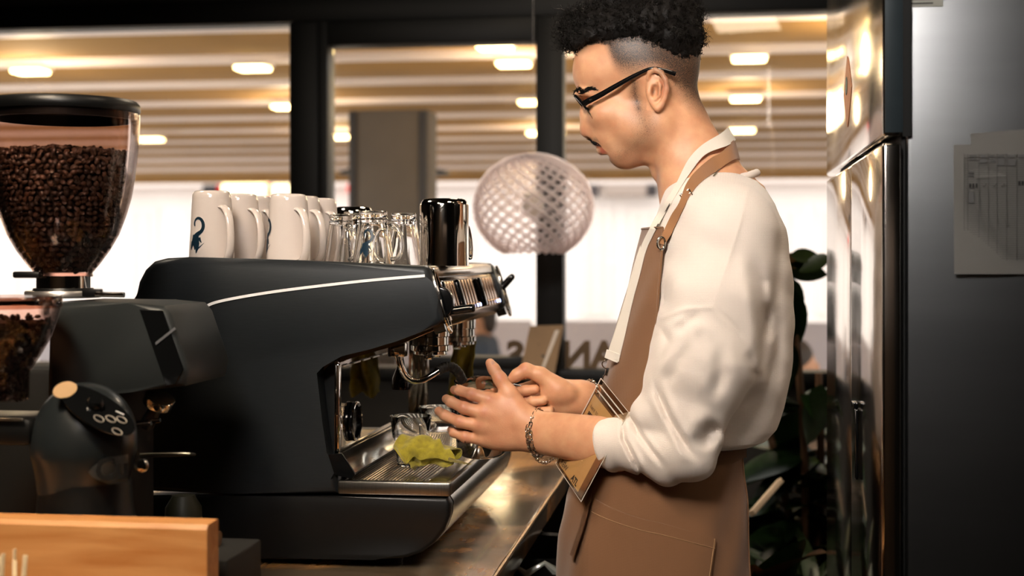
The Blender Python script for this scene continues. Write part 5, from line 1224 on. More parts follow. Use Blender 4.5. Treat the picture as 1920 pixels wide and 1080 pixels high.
# ------------------------------------------------------------------ hair
hs = SDF()
hs.ell(c_(1198, 0, 52), (118*S, 82*S, 62*S), Rh, .01)
hs.ell(c_(1248, 0, 88), (66*S, 74*S, 72*S), None, .02)
hs.ell(c_(1110, 0, 52), (46*S, 60*S, 38*S), None, .02)
for px_, la, py_, r in ((1078, -22, 62, 20), (1074, 12, 70, 20), (1088, -40, 78, 18), (1076, -5, 84, 15), (1092, 38, 74, 20), (1070, 0, 45, 18), (1110, -55, 66, 18), (1150, -30, 4, 24), (1200, -20, -2, 26), (1240, -30, 4, 28), (1275, -10, 28, 30), (1290, -30, 60, 26), (1120, -15, 14, 22), (1180, -62, 48, 24), (1225, -66, 56, 24), (1262, -58, 70, 24), (1140, -60, 58, 20)):
    hs.ell(c_(px_, la, py_), (r*S, r*S, r*.9*S), None, .012)
def hair_cut(P):
    x, y = proj(P); yb = np.interp(x, [1050, 1072, 1082, 1100, 1125, 1138, 1150, 1165, 1200, 1240, 1265, 1285, 1300, 1318], [100, 99, 97, 84, 76, 80, 92, 98, 96, 100, 116, 145, 165, 170]); return (y-yb)*S
hs.fn(hair_cut, [-9]*3, [9]*3, .012, 'i')
def hair_noise(P):
    return .0035*np.sin(P[:, 0]*310+np.sin(P[:, 2]*240)*2)*np.sin(P[:, 2]*280+np.sin(P[:, 1]*230)*2)*np.cos(P[:, 1]*260)
hs.fn(hair_noise, [-9]*3, [9]*3, 0, 'w')
HV, HQ = sdf_mesh(hs, .0034)
hair_m = M('black_hair', '#100d0b', .6, var=(60, .3), spec=.18)
hair = mesh_obj('hair', HV, HQ, hair_m, b_root)
HV = np.asarray(HV); ctr = np.array(c_(1200, 0, 75))
rng = np.random.RandomState(3); idx = rng.choice(len(HV), 2600)
sb_ = NB()
for i in idx:
    p = Vector(HV[i]); n_ = (p-Vector(ctr)).normalized(); n_ = (n_+Vector(rng.normal(0, .35, 3))).normalized(); t = n_.orthogonal().normalized(); bt = n_.cross(t)
    L = rng.uniform(.006, .017); tw = rng.uniform(1.2, 2.4)*2*PI; rad = rng.uniform(.002, .0045); ph = rng.uniform(0, 6.28); lean = Vector((rng.normal(-.2, .5), rng.normal(0, .4), rng.normal(0, .4)))
    xx, yy_ = proj(np.array([p]));
    if yy_[0] > 85 and xx[0] > 1130: L *= .35; rad *= .4
    if xx[0] < 1100: L *= 1.5; rad *= 1.5
    pts = []
    for k in range(9):
        s_ = k/8; a_ = ph+tw*s_; rr_ = rad*min(1, s_*3); pts.append(p+n_*(L*s_)+lean*(L*s_*s_*.7)+t*(rr_*math.cos(a_))+bt*(rr_*math.sin(a_)))
    tube(sb_, pts, [.0007, .0007, .0007, .0006, .0006, .0005, .0004, .0003, .0002], 4, caps=False)
o = build('curls', sb_, hair_m, hair, 180, recalc=False); o['kind'] = 'stuff'
# brows and moustache
def tufts(name, spots, L, dirv, r=.0006):
    bm = NB()
    for la, py_, x0_ in spots:
        h_ = bvh.ray_cast(BP(x0_, la, py_), Vector((1, 0, 0)))
        if h_[0] is None: continue
        if proj(np.array([h_[0]]))[0][0] > (1150 if name == 'moustache' else 1122): continue
        p = h_[0]; n_ = h_[1]; d = Vector(dirv)+Vector((0, (la > 0)*2*-dirv[1], 0)); d = (d-n_*d.dot(n_)).normalized(); d = (d+Vector(rng.normal(0, .22, 3))).normalized(); l_ = L*rng.uniform(.6, 1.2)
        tube(bm, [p-n_*.0006, p+n_*.0009+d*l_*.5, p+n_*.0007+d*l_], [r, r*.9, r*.3], 4, caps=False)
    if len(bm.verts): o = build(name, bm, hair_m, b_root, 180, recalc=False); o['kind'] = 'stuff'
for s in (-1, 1):
    tufts('eyebrow', [(s*rng.uniform(14, 50), 0, 1030) for _ in range(0)]+[(s*l_, 176-(6 if l_ > 25 else 2)*math.sin((l_-12)/44*PI)+rng.uniform(-4.5, 4.5)*(1-.4*(l_ > 40)), 1030) for l_ in rng.uniform(12, 62, 260)], .0075, (.35, -.9, .12))
    tufts('eyelash', [(s*l_, 203+rng.uniform(-.6, .6), 1030) for l_ in rng.uniform(20, 42, 60)], .0065, (-.5, -.4, -.5), .0004)
tufts('moustache', [(l_, 263+abs(l_)*.28+rng.uniform(-3.2, 3.2), 1060) for l_ in rng.uniform(-25, 25, 380)], .0055, (.3, -.4, -.8), .0005)

# ------------------------------------------------------------------ glasses
fr_m = M('black_acetate', '#0c0b0b', .12, coat=.5)
gl = thing('glasses', BP(1090, 0, 196), 'black browline glasses worn by the person in the cream sweater', 'glasses')
bm = NB()
for _ in range(170):
    t_ = rng.uniform(0, 1); px_ = 1086+t_*28; py_ = 176-10*math.sin(t_*2.2)+rng.uniform(-4, 4)*(1-.5*t_); o_ = Vector((0, 0, CZ)); d_ = (BP(px_, -40, py_)-o_).normalized(); h_ = bvh.ray_cast(o_, d_)
    if h_[0] is None: continue
    p = h_[0]; n_ = h_[1]; d = Vector((.8, -.3, .12)); d = (d-n_*d.dot(n_)).normalized(); d = (d+Vector(rng.normal(0, .2, 3))).normalized(); tube(bm, [p-n_*.0005, p+n_*.0008+d*.003, p+n_*.0006+d*.006], [.0005, .0005, .0002], 4, caps=False)
o = build('eyebrow', bm, hair_m, b_root, 180, recalc=False); o['kind'] = 'stuff'
for s in (-1, 1):
    P = [(1092, 196, 66, 5.5), (1106, 188, 70, 5.5), (1122, 180, 73, 5.2), (1150, 164, 77, 4.6), (1180, 147, 81, 4), (1210, 132, 85, 3.2), (1226, 128, 87, 3), (1242, 131, 88, 3.4), (1258, 136, 87, 4.2), (1267, 139, 86, 4)]
    bm = NB(); pts = bez([Vector(c_(x, s*l_, y)) for x, y, l_, h_ in P], 3); hs_ = np.interp(np.linspace(0, len(P)-1, len(pts)), range(len(P)), [p[3] for p in P]); prev = None
    for i, p in enumerate(pts):
        t = (pts[min(i+1, len(pts)-1)]-pts[max(i-1, 0)]).normalized(); u_ = Vector((-t.z, 0, t.x)).normalized()
        if u_.z < 0: u_ = -u_
        sdv = Vector((0, 1, 0)); hh = hs_[i]*S; w_ = .0016
        cur = [bm.verts.new(p+u_*hh*math.cos(a_)*1.0+sdv*w_*math.sin(a_)) for a_ in [k*PI/4 for k in range(8)]]
        if prev:
            for k in range(8): bm.faces.new((prev[k], prev[(k+1) % 8], cur[(k+1) % 8], cur[k]))
        else: bm.faces.new(cur[::-1])
        prev = cur
    bm.faces.new(prev); build('temple', bm, fr_m, gl)
    bm = NB(); a_ = Vector(c_(1107, s*72.6, 187.5)); tube(bm, [a_+Vector((-.002, 0, -.0008)), a_+Vector((.003, 0, .0012))], .0011, 8); build('hinge_plate', bm, silver, gl)
    T = Vector(c_(1082, 0, 184)); Bm = Vector(c_(1117, 0, 233)); mid = (T+Bm)/2; up2 = (T-Bm)/2
    def rim(a_): return mid+up2*math.sin(a_)*(1.0)+Vector((0, s*(34+27*math.cos(a_)*(1 if math.sin(a_) > 0 else .93))*S, 0))+Vector((.004*math.cos(a_)*1, 0, 0))*(1 if math.cos(a_) > 0 else 0)
    bm = NB(); tube(bm, [rim(A(-5+i*190/20)) for i in range(21)], [.0022+.0012*math.sin(A(i*9)) for i in range(21)], 8); build('brow_rim', bm, fr_m, gl)
    bm = NB(); tube(bm, [rim(A(185+i*170/20)) for i in range(21)], .0009, 6); build('wire_rim', bm, silver, gl)
    bm = NB(); vs = [bm.verts.new(rim(A(i*12))) for i in range(30)]; f_ = bm.faces.new(vs); r_ = bmesh.ops.extrude_face_region(bm, geom=[f_])
    for v in r_['geom']:
        if isinstance(v, bmesh.types.BMVert): v.co.x += .0012
    build('lens', bm, thin_glass('lens_glass', '#f6f6f4', .06), gl, 0)
bm = NB(); tube(bm, bez([rim(0)*0+Vector(c_(1086, -8, 189)), Vector(c_(1084, 0, 187)), Vector(c_(1086, 8, 189))], 4), .0014, 8); build('bridge', bm, silver, gl)

# ------------------------------------------------------------------ sweater
sw = SDF()
f, swz, lo, hi = torso_fn(ROWS, 2.4); sw.fn(f, lo, hi, .03)
for s in (-1, 1):
    sw.cap(c_(1345, s*70, 372), c_(1368, s*160, 432), 42*S, 66*S, .04)
SA = S*.945
sw.chain([c_(1368, -150, 436), c_(1345, -178, 560), c_(1322, -188, 672)], [74*SA, 86*SA, 92*SA], .03)
sw.cap(c_(1322, -188, 672), c_(1288, -195, 830), 92*SA, 56*SA, .02)
sw.ell(c_(1268, -185, 716), (60*SA, 54*SA, 62*SA), None, .02)
sw.ell(c_(1240, -178, 775), (58*SA, 50*SA, 46*SA), None, .02)
sw.ell(c_(1300, -190, 858), (42*SA, 42*SA, 44*SA), None, .012)
sw.ell(c_(1252, -178, 866), (40*SA, 46*SA, 46*SA), None, .01)
sw.cap(c_(1285, -195, 846), c_(1196, -156, 836), 57*SA, 53*SA, .01)
sw.cyl(c_(1206, -162, 822), c_(1137, -128, 836), 52*SA, 53*SA, 11*S, .006)
sw.cap(c_(1405, -140, 640), c_(1400, -150, 700), 45*S, 30*S, .02)
sw.chain([c_(1365, 150, 436), c_(1320, 175, 640), c_(1275, 182, 790)], [70*S, 80*S, 56*S], .03); sw.cyl(c_(1275, 182, 790), c_(1212, 138, 785), 54*S, 48*S, 10*S, .01)
sw.cap(c_(1300, 0, 330), c_(1285, 0, 290), 64*S, 90*S, .004, 's') if False else None
FOLDS = [([(1223, 700), (1236, 745), (1253, 783), (1285, 838), (1318, 872)], 7, .0075), ([(1180, 768), (1195, 810), (1225, 850), (1252, 885)], 5, .0045), ([(1166, 783), (1170, 824), (1193, 872), (1214, 905)], 4.5, .0075),
         ([(1355, 792), (1328, 812), (1312, 846)], 16, .012), ([(1401, 653), (1412, 690), (1419, 718)], 9, .0035), ([(1262, 628), (1290, 605), (1313, 585)], 10, .005), ([(1262, 505), (1250, 540), (1243, 590)], 8, .004),
         ([(1398, 460), (1425, 530), (1436, 620), (1438, 700)], 15, .008), ([(1450, 480), (1462, 600), (1455, 740)], 12, .004), ([(1345, 640), (1352, 700), (1335, 760)], 14, .006), ([(1290, 640), (1262, 700), (1240, 730)], 13, .004),
         ([(1340, 575), (1378, 612), (1400, 652)], 4, .0015), ([(1238, 600), (1250, 640), (1232, 690)], 8, .004), ([(1225, 745), (1260, 800), (1280, 860)], 9, -.003)]
RIDGES = [([(1404, 352), (1390, 410), (1362, 500), (1336, 577)], 3.2, -.0022), ([(1336, 577), (1285, 579), (1238, 597)], 3.2, -.0022), ([(1395, 500), (1412, 600), (1425, 690)], 12, -.004), ([(1240, 620), (1300, 605), (1370, 640)], 16, -.004)]
def dplt(px, py, line):
    L = [np.array(p, float) for p in line]; d = np.full(len(px), 1e9); tt = np.zeros(len(px)); P = np.stack([px, py], 1); ls = [np.linalg.norm(b-a) for a, b in zip(L, L[1:])]; tot = sum(ls); acc = 0
    for a, b, l_ in zip(L, L[1:], ls):
        ab = b-a; t = np.clip(((P-a)@ab)/(ab@ab), 0, 1); e = np.linalg.norm(P-a-t[:, None]*ab, axis=1); m = e < d; d = np.where(m, e, d); tt = np.where(m, (acc+t*l_)/tot, tt); acc += l_
    return d, sst(tt, 0, .35)*sst(1-tt, 0, .35)
def fold(P):
    x, y = proj(P); out = np.zeros(len(P)); near = sst(-(P[:, 1]-YP)/S0, 20, 70)
    m = (near > 0)&(y > 330)&(y < 930)&(x > 1100)&(x < 1500)
    if not m.any(): return out
    xm, ym = x[m], y[m]; o = np.zeros(m.sum())
    for ln_, w_, amp in FOLDS+RIDGES: g_, tp_ = dplt(xm, ym, ln_); tp_ = tp_*1.15 if amp > 0 else np.maximum(tp_, .5); o += tp_*amp*1.15*np.exp(-(g_/max(w_, 4.2))**2)-(tp_*amp*.35*np.exp(-((g_-w_*1.9)/(w_*1.1))**2) if amp > .004 else 0)
    out[m] = o*near[m]; return out
sw.fn(fold, [-9]*3, [9]*3, 0, 'w')
def soft(P): return .0013*np.sin(P[:, 0]*38+P[:, 2]*21+np.sin(P[:, 2]*33)*1.5)*np.sin(P[:, 2]*27+P[:, 1]*31)+.0008*np.sin(P[:, 2]*90+P[:, 0]*60)
sw.fn(soft, [-9]*3, [9]*3, 0, 'w')
SV, SQ = sdf_mesh(sw, .0028)
sweater = mesh_obj('sweater', SV, SQ, knit, b_root)
# ribbed collar
bm = NB(); pts = []
for i in range(60):
    a_ = 2*PI*i/60; xx = 1336-83*math.cos(a_); la = 74*math.sin(a_); yy_ = 338+9*math.cos(a_)-5*math.cos(2*a_); pts.append(BP(xx, la, yy_))
tube(bm, pts, 7*S, 10, closed=True)
for v in bm.verts: v.co.z += .0006*math.sin(math.atan2(v.co.y-YP, v.co.x-pts[0].x)*90)
build('collar', bm, knit, sweater)

# ------------------------------------------------------------------ apron
_, skz, _, _ = torso_fn(SKIRT)
def ap(py, phi, off=.004, n=2.4):
    z = py2z(py); xf, xb, w = skz(z); a = (xb-xf)/2+off; xc = (xf+xb)/2; w = w+off; c = math.cos(phi); s = math.sin(phi)
    return Vector((xc-a*math.copysign(abs(c)**(2/n), c), YP-w*math.copysign(abs(s)**(2/n), s), z))
EXT = [(430, 50), (500, 57), (600, 62), (700, 66), (750, 74), (800, 84), (818, 100), (834, 160), (1400, 168)]
def phimax(py): return A(float(np.interp(py, [e[0] for e in EXT], [e[1] for e in EXT])))
def sheet(bm, fn, nu, nv, th):
    g = [[bm.verts.new(fn(i/nu, j/nv)) for i in range(nu+1)] for j in range(nv+1)]
    for j in range(nv):
        for i in range(nu): bm.faces.new((g[j][i], g[j][i+1], g[j+1][i+1], g[j+1][i]))
    bmesh.ops.recalc_face_normals(bm, faces=bm.faces); bmesh.ops.solidify(bm, geom=bm.faces[:], thickness=th)
def apf(u, v):
    py = 430+(1400-430)*v**1.25; phi = (u*2-1)*phimax(py); low = max(0, (py-860)/500)
    wav = .006*low*math.sin(phi*7+1)+.0018*math.sin(phi*11+py*.03)+.004*low*math.sin(py*.02+phi*3); return ap(py, phi, .007+wav)
bm = NB(); sheet(bm, apf, 110, 110, .0018); apron = build('apron', bm, canvas, b_root, 80, recalc=False)
def find_phi(px_, py, off=.004):
    best = None
    for k in range(200):
        ph = A(2+k*.8); x_, _ = proj(np.array([ap(py, ph, off)]))
        if best is None or abs(x_[0]-px_) < best[0]: best = (abs(x_[0]-px_), ph)
    return best[1]
TL, TR, BL, BR = (1122, 915), (1336, 980), (1110, 1130), (1312, 1130)
corn = {k: (find_phi(*p), p[1]) for k, p in dict(TL=TL, TR=TR, BL=BL, BR=BR).items()}
def pk(u, v, off=.0115):
    a = [corn['TL'][i]*(1-u)+corn['TR'][i]*u for i in (0, 1)]; b = [corn['BL'][i]*(1-u)+corn['BR'][i]*u for i in (0, 1)]
    ph = a[0]*(1-v)+b[0]*v; py = a[1]*(1-v)+b[1]*v
    low = max(0, (py-860)/500); wav = .006*low*math.sin(ph*7+1)+.004*low*math.sin(py*.02+ph*3); return ap(py, ph, off+wav)
bm = NB(); sheet(bm, lambda u, v: pk(u, v), 36, 20, .0016); pock = build('pocket', bm, canvas, apron, 80, recalc=False)
bm = NB(); sheet(bm, lambda u, v: pk(u, .004+v*.1, .0128), 36, 3, .0008); build('pocket_hem', bm, canvas, pock, 80, recalc=False)
bm = NB(); tube(bm, [pk(.985, v/20, .0132) for v in range(21)], .0008, 5); tube(bm, [pk(.0+u/30, .105, .0138) for u in range(31)], .0005, 5); build('stitching', bm, M('tan_thread', '#b08a62', .8), pock)
bm = NB(); tube(bm, [apf(0, v/60)+Vector((0, 0.001, 0)) for v in range(61)], .0022, 6); tube(bm, [apf(1, v/60) for v in range(61)], .0022, 6); tube(bm, [apf(u/30, 0)+Vector((0, 0, 0)) for u in range(31)], .002, 6); build('bound_edge', bm, canvas, apron)
# waist tie
bm = NB(); pts = [ap(838+3*math.sin(i), -A(165)+i*A(330)/50, .011) for i in range(51)]
prev = None
for i, p in enumerate(pts):
    cur = [bm.verts.new(p+Vector((0, 0, .011))), bm.verts.new(p-Vector((0, 0, .011)))]
    if prev: bm.faces.new((prev[0], cur[0], cur[1], prev[1]))
    prev = cur
bmesh.ops.solidify(bm, geom=bm.faces[:], thickness=.002); build('waist_tie', bm, canvas, apron, 60, recalc=False)
bvs = BVHTree.FromPolygons([tuple(v) for v in SV], [tuple(q_) for q_ in SQ])
bm_ = NB(); bm_.from_mesh(apron.data); bva = BVHTree.FromBMesh(bm_); bm_.free()
CAMV = Vector((0, 0, CZ))
def drape(px_, lat, py_, off=.0025):
    P = BP(px_, lat, py_); d = (P-Vector((0, 0, CZ))).normalized(); best = P; bd = (P-Vector((0, 0, CZ))).length
    if lat > 0: return P
    for b in (bvs, bvh, bva):
        h = b.ray_cast(Vector((0, 0, CZ)), d)
        if h[0] is not None and h[3]-off < bd: bd = h[3]-off; best = Vector((0, 0, CZ))+d*bd
    return best
def smooth_pts(L):
    for _ in range(4):
        Z = [p.copy() for p in L]
        for i in range(1, len(L)-1): L[i] = Z[i]*.5+(Z[i-1]+Z[i+1])*.25
    return L
def ribbon(nm, pairs, mat, parent, th=.0014, n=5, off=.0025):
    def dense(k):
        out = []
        Ps = bez([Vector(p[k]) for p in pairs], n)
        for v in Ps:
            out.append(drape(v.x, v.y, v.z, off))
        return out
    Pa = bez([Vector(p[0]) for p in pairs], n); Pb = bez([Vector(p[1]) for p in pairs], n); A_ = []; B_ = []; ks = []
    for a, b in zip(Pa, Pb):
        k_ = 1
        for t in (0, .25, .5, .75, 1):
            c = a.lerp(b, t); k_ = min(k_, (drape(c.x, c.y, c.z, off)-CAMV).length/(BP(c.x, c.y, c.z)-CAMV).length)
        ks.append(k_)
    for _ in range(3): ks = [min(ks[i], (ks[max(i-1, 0)]+ks[i]+ks[min(i+1, len(ks)-1)])/3) for i in range(len(ks))]
    for a, b, k_ in zip(Pa, Pb, ks):
        A_.append(CAMV+(BP(*a)-CAMV)*k_); B_.append(CAMV+(BP(*b)-CAMV)*k_); bm = NB(); prev = None
    for a, b in zip(A_, B_):
        m = (a+b)/2; m.y = min(m.y, (a.y+b.y)/2-.0004); cur = [bm.verts.new(a), bm.verts.new(m), bm.verts.new(b)]
        if prev:
            for k in (0, 1): bm.faces.new((prev[k], cur[k], cur[k+1], prev[k+1]))
        prev = cur
    bmesh.ops.recalc_face_normals(bm, faces=bm.faces); bmesh.ops.solidify(bm, geom=bm.faces[:], thickness=th)
    return build(nm, bm, mat, parent, 60, recalc=False)
def onap(px_, py, off): p = ap(py, find_phi(px_, py), off); return p
bm = NB(); prev = None
for px_, py in ((1124, 880), (1117, 915), (1108, 950), (1098, 985), (1086, 1019)):
    a = onap(px_-5, py, .019); b = onap(px_+4, py+2, .022); cur = [bm.verts.new(a), bm.verts.new(b)]
    if prev: bm.faces.new((prev[0], prev[1], cur[1], cur[0]))
    prev = cur
bmesh.ops.solidify(bm, geom=bm.faces[:], thickness=.0015); build('tie_end', bm, canvas, apron, 0)
# straps and lanyard
strap_m = knit_mat('brown_strap', '#9a6e4b', .001, .2)
ribbon('neck_strap', [((1378, 0, 262), (1388, 0, 300)), ((1372, -40, 266), (1380, -40, 298)), ((1352, -66, 286), (1364, -68, 306)), ((1332, -74, 297), (1342, -76, 322)), ((1303, -78, 322), (1316, -84, 340)), ((1286, -84, 346), (1295, -88, 364)), ((1273, -86, 380), (1284, -90, 386)), ((1258, -84, 404), (1272, -90, 411)), ((1243, -82, 436), (1257, -88, 441)), ((1235, -80, 455), (1245, -84, 459))], strap_m, apron, off=.004)
ribbon('neck_strap', [((1378, 0, 262), (1388, 0, 300)), ((1372, 40, 266), (1380, 40, 298)), ((1332, 74, 297), (1342, 76, 322)), ((1286, 84, 346), (1295, 88, 364)), ((1243, 82, 436), (1257, 88, 441))], strap_m, apron)
bm = NB(); e_ = drape(1240, -80, 456, .008); tube(bm, [e_+Vector((6.5*S*math.cos(a_), .3*6*S*math.cos(a_), 11*S*math.sin(a_))) for a_ in [k*PI/12 for k in range(24)]], .0021, 8, closed=True); build('eyelet', bm, silver, apron)
bm = NB(); e_ = drape(1287, -80, 366, .009); 
m_ = frame(e_, Vector((.8, 0, .5)), Vector((-.5, 0, .8))); 
for y_ in (-.012, .0, .012): tube(bm, [m_ @ Vector((-.009, y_*.55, 0)), m_ @ Vector((.009, y_*.55, 0))], .0013, 8)
for x_ in (-.009, .009): tube(bm, [m_ @ Vector((x_, -.0066, 0)), m_ @ Vector((x_, .0066, 0))], .0013, 8)
build('buckle', bm, silver, apron)
lan = thing('lanyard', BP(1150, -30, 680), 'white fabric lanyard around the neck with a clear badge holder on its clip', 'lanyard')
lan_m = knit_mat('white_lanyard', '#d9d1c4', .001, .15)
LP = [((1366, 0, 238), (1380, 0, 262)), ((1352, -52, 250), (1366, -54, 272)), ((1316, -74, 272), (1325, -78, 288)), ((1290, -78, 300), (1302, -82, 313)), ((1267, -70, 345), (1277, -74, 350)), ((1242, -54, 386), (1254, -58, 389)), ((1218, -46, 428), (1230, -50, 430)), ((1200, -42, 467), (1212, -46, 468)), ((1187, -40, 517), (1199, -44, 518)), ((1172, -38, 564), (1186, -42, 566)), ((1151, -38, 630), (1170, -42, 636)), ((1137, -38, 666), (1160, -42, 679))]
ribbon('band', LP, lan_m, lan)
ribbon('band', [((1366, 0.1, 238), (1380, 0.1, 262)), ((1352, 52, 250), (1366, 54, 272)), ((1290, 78, 300), (1302, 82, 313)), ((1242, 40, 386), (1254, 40, 389)), ((1200, 0, 462), (1206, 2, 463)), ((1172, -20, 560), (1180, -22, 562)), ((1139, -34, 664), (1150, -36, 670))], lan_m, lan)
ribbon('stitched_end', [((1138, -43, 655), (1163, -46, 664)), ((1134, -43, 670), (1158, -46, 680))], M('light_stitching', '#e5ddd0', .8), lan, .002)
bm = NB(); c = drape(1143, -42, 683, .006); tube(bm, [c+Vector((14*S*math.cos(a_), -.3*8*S*math.cos(a_), 9*S*math.sin(a_))) for a_ in [k*PI/14 for k in range(28)]], .0012, 8, closed=True); build('split_ring', bm, silver, lan)
bm = NB(); dc = c-BP(1143, -43, 683); tube(bm, [dc+BP(1142, -43, 690), dc+BP(1140, -43, 697), dc+BP(1137, -43, 704)], [.0035, .0048, .0035], 10); tube(bm, [dc+BP(1137+7*math.cos(a_), -43, 711+9*math.sin(a_)) for a_ in [k*PI/10 for k in range(20)]], .0014, 8, closed=True); tube(bm, [dc+BP(1140, -43, 700), dc+BP(1150, -43, 706)], .0015, 6); build('swivel_clip', bm, silver, lan)
# badge holder and card
TLb = (1127, 709); dn = (-85, 160); rt = (52, 64)
def dra(px_, py_, lat=-36):
    P = BP(px_, lat, py_); d = (P-CAMV).normalized(); h = bva.ray_cast(CAMV, d)
    return CAMV+d*(min(h[3]-.006, (P-CAMV).length) if h[0] is not None else (P-CAMV).length)
BT, BR_, BB = dra(1127, 709), dra(1179, 773), dra(1042, 869)
lat_b = min(((BT+(BR_-BT)*u+(BB-BT)*v).y-dra(1127+60*u-85*v, 709+74*u+160*v).y) for u in (0, .5, 1) for v in (0, .5, 1))
lat_b = max(((BT+(BR_-BT)*u+(BB-BT)*v).y-dra(1127+60*u-85*v, 709+74*u+160*v).y) for u in (0, .5, 1) for v in (0, .5, 1))
kk_ = 1-max(0, lat_b)/2.6
BT, BR_, BB = [CAMV+(p-CAMV)*kk_ for p in (BT, BR_, BB)]
def bq(u, v, lo_=0): return BT+(BR_-BT)*u+(BB-BT)*v+Vector((0, -lo_*.001, 0))
def bquad(nm, u0, v0, u1, v1, lo_, mat, parent, th=.0008, label=None):
    bm = NB(); quad_slab(bm, bq(u0, v0, lo_), bq(u1, v0, lo_), bq(u1, v1, lo_), bq(u0, v1, lo_), th); return build(nm, bm, mat, parent, 0, label)
hold = bquad('badge_holder', 0, 0, 1, 1, 2, thin_glass('badge_plastic', '#efe6da', .12, .1), lan)
bquad('badge_backing', .02, .15, .96, .98, 0, M('brown_backing', '#8a6a4c', .6), lan)
card = bquad('badge_card', .04, .17, .82, .97, 1, M('tan_badge_card', '#cdab78', .5, var=(40, .05)), lan)
bm = NB()
for v0 in (.06, .115): tube(bm, [bq(.08, v0, 3), bq(.9, v0, 3)], .0011, 6)
tube(bm, [bq(0, 0, 3), bq(1, 0, 3), bq(1, 1, 3), bq(0, 1, 3), bq(0, 0, 3)], .0007, 5); build('holder_rim', bm, M('clear_plastic_edge', '#d8cfc2', .15, coat=.5), lan)
ex = (bq(1, 0)-bq(0, 0)).normalized(); ey = (bq(0, 0)-bq(0, 1)).normalized()
def btext(s, u, v, size, mat, bold=0, ax=None, ay=None):
    o_ = bq(u, v, 2.2); a_ = ax or ex; b_ = ay or ey; m_ = Matrix((a_, b_, Vector((0, -1, 0)))).transposed().to_4x4(); m_.translation = o_
    build('printed_text', text_bm(s, size, m_, .0001, bold, align='LEFT'), mat, card, 0)
brn = M('brown_ink', '#6b5238', .7); dki = M('dark_ink', '#2b2119', .7)
btext('here to', .1, .30, .0115, brn); btext('serve', .12, .365, .0125, dki, .0004)
btext('REW ', .1, .955, .014, brn, .0004, None, None); btext('ATL', .52, .955, .015, dki, .0006)
btext('ogram', .2, .80, .010, brn, 0, -ey, ex)
# chain necklace and cord
bm = NB(); pts = bez([drape(1378, -20, 287, .004), drape(1368, -40, 296, .004), drape(1350, -50, 316, .004), drape(1338, -60, 330, .004)], 10)
for i, p in enumerate(pts): bmesh.ops.create_icosphere(bm, subdivisions=1, radius=.0014, matrix=Matrix.Translation(p))
o = build('necklace_chain', bm, silver, b_root); o['kind'] = 'stuff'
bm = NB(); pts = bez([drape(1272, -56, 350, .004), drape(1256, -56, 382, .004), drape(1240, -50, 410, .004), drape(1230, -46, 428, .004)], 12)
for i, p in enumerate(pts): bmesh.ops.create_icosphere(bm, subdivisions=1, radius=.0016, matrix=Matrix.Translation(p))
o = build('bead_cord', bm, M('dark_beads', '#3d342c', .4), b_root); o['kind'] = 'stuff'

# ------------------------------------------------------------------ bracelets and ring
def chain_loop(c, ax, ra, rb, n, lr, th, upv):
    bm = NB(); ax = Vector(ax).normalized(); u_ = Vector(upv); u_ = (u_-ax*u_.dot(ax)).normalized(); w_ = ax.cross(u_)
    for i in range(n):
        a_ = 2*PI*i/n; p = c+u_*ra*math.cos(a_)+w_*rb*math.sin(a_); t = (-u_*ra*math.sin(a_)+w_*rb*math.cos(a_)).normalized(); nn_ = (u_*math.cos(a_)+w_*math.sin(a_)).normalized()
        s2_ = nn_ if i % 2 else ax
        tube(bm, [p+t*lr*1.3*math.cos(b)+s2_*lr*.75*math.sin(b) for b in [k*PI/4 for k in range(8)]], th, 4, closed=True)
    return bm
wc = BP(1005, -54, 811); wax = BP(1060, -74, 815)-BP(998, -52, 811)
for off, tl, n_, lr, th in ((-.004, .05, 46, .0026, .0008), (0, -.03, 40, .003, .0009), (.005, .08, 34, .0036, .0011)):
    ax_ = wax.normalized()+Vector((0, 0, tl)); bm = chain_loop(wc+wax.normalized()*(off+.002), ax_, .0425, .0350, n_, lr, th, (0, 0, 1)); o = build('chain_bracelet', bm, silver, None); tag(o, {-.004: 'thin silver chain bracelet nearest the hand', 0: 'middle silver chain bracelet on the near wrist', .005: 'thick silver chain bracelet nearest the cuff'}[off], 'bracelet', 'silver bracelets on the near wrist')
bm = NB(); pts = bez([BP(1000, -62, 850), BP(1010, -64, 864), BP(1024, -66, 868), BP(1036, -66, 860)], 5)
for i, p in enumerate(pts):
    t = Vector((1, 0, .2)).normalized(); s2_ = Vector((0, 1, 0)) if i % 2 else Vector((-.2, 0, 1)); tube(bm, [p+t*.0034*math.cos(b)+s2_*.002*math.sin(b) for b in [k*PI/4 for k in range(8)]], .0007, 4, closed=True)
o = build('chain_tail', bm, silver, None); tag(o, 'short loose chain end with clasp hanging below the wrist', 'bracelet')
fc = BP(1100, 34, 750); fax = BP(1160, 90, 768)-BP(1100, 34, 750); bm = chain_loop(fc, fax, .0385, .0300, 40, .0026, .0009, (0, 0, 1)); o = build('chain_bracelet', bm, silver, None); tag(o, 'silver chain bracelet on the far wrist behind the near hand', 'bracelet')
rc = BP(873, -61, 820); rax = BP(902, -59, 822)-rc; bm = NB(); u_ = Vector((0, 0, 1)); w_ = rax.normalized().cross(u_)
tube(bm, [rc+u_*.0112*math.cos(a_)+w_*.0112*math.sin(a_) for a_ in [k*PI/16 for k in range(32)]], .0013, 8, closed=True); o = build('finger_ring', bm, M('dark_silver_ring', '#6d665e', .25, 1.), None); tag(o, 'thin dark ring on the little finger of the near hand', 'ring')

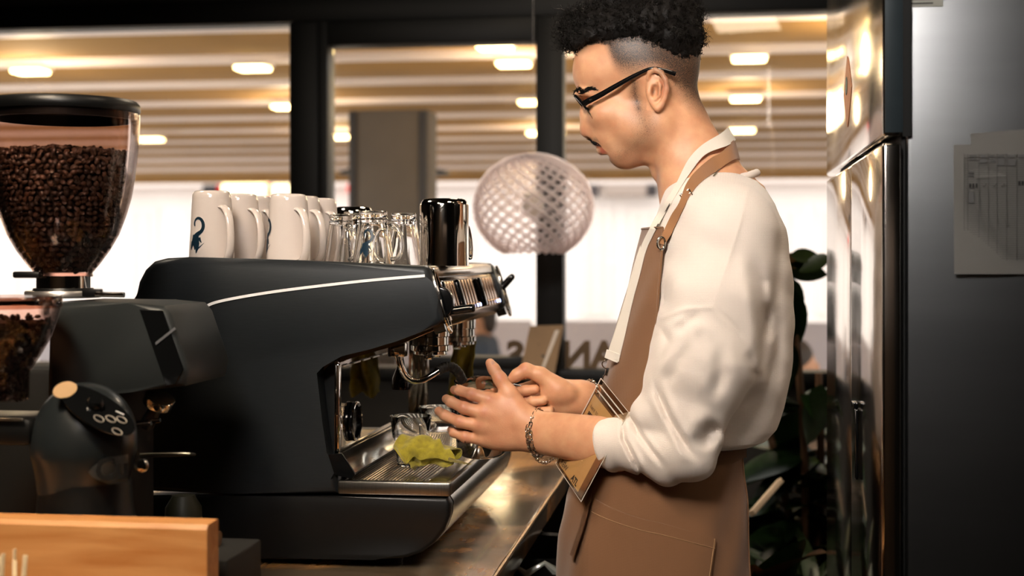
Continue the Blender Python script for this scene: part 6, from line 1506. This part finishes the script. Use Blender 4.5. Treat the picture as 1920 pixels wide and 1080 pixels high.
# ------------------------------------------------------------------ milk pitcher in the hands
pc0 = BP(904, 0, 850); up3 = Vector((.02, -.20, 1)).normalized(); R3 = axis_to(up3); H3 = (BP(906, 0, 712)-BP(904, 0, 850)).length
pit = thing('milk_pitcher', pc0, 'steel milk pitcher held between both hands under the steam wand', 'pitcher')
mp = [(0, .001), (.034, .0), (.043, .003), (.0475, .010), (.0485, .03), (.047, .06), (.0435, .09), (.0425, H3-.01), (.0437, H3), (.0425, H3), (.0412, H3-.01), (.042, .09), (.0455, .06), (.047, .03), (.044, .008), (0, .006)]
bm = NB(); lathe(bm, mp, 64, pc0, R3)
for v in bm.verts:   # spout pulled out on the machine side
    l_ = R3.transposed() @ (v.co-pc0)
    if l_.z > H3*.55:
        dv = Vector((l_.x, l_.y, 0)); w3 = R3 @ dv
        k_ = max(0, (-w3.x/.045))**6*((l_.z-H3*.55)/(H3*.45))**2; v.co += Vector((-1, 0, .3))*k_*.009
build('vessel', bm, chrome, pit)
bm = NB(); strap(bm, bez([pc0+R3 @ Vector(p) for p in ((.0, 0, 0),)][:0]+[BP(950, 4, 722), BP(968, 14, 722), BP(988, 20, 732), BP(992, 20, 760), BP(985, 16, 790), BP(950, 4, 812)], 6), .0065, .0016, (0, 1, 0)); build('handle', bm, chrome, pit)
bm = NB(); lathe(bm, [(0, 0), (.0405, 0), (.0405, .003), (0, .004)], 48, pc0+up3*(H3*.62), R3); build('milk', bm, M('milk', '#f3ebdd', .3, sss=.3), pit)

# ------------------------------------------------------------------ trousers and shoes
tr = SDF(); zt_ = py2z(880)
tr.ell((px2x(1245), YP, zt_-.05), (.105, .115, .12), None, .03)
for s in (-1, 1):
    tr.chain([(px2x(1240), YP+s*.05, .82), (px2x(1235), YP+s*.075, .48), (px2x(1250), YP+s*.11, .09)], [.07, .065, .06], .02)
V, Qd = sdf_mesh(tr, .009); mesh_obj('trousers', V, Qd, M('black_trousers', '#15161a', .9, bump=(300, .2)), b_root)
for s in (-1, 1):
    sh_ = SDF(); cx = px2x(1250); sh_.cap((cx+.02, YP+s*.11, .045), (cx-.15, YP+s*.115, .035), .042, .034, .01); sh_.cap((cx, YP+s*.11, .05), (cx, YP+s*.11, .11), .045, .05, .02)
    sh_.fn(lambda P: -P[:, 2]+.002, [-9]*3, [9]*3, .004, 'i'); V, Qd = sdf_mesh(sh_, .006, (cx-.25, YP+s*.11-.1, -.02), (cx+.12, YP+s*.11+.1, .2)); mesh_obj('shoe', V, Qd, M('dark_shoes', '#1a1918', .5), b_root)
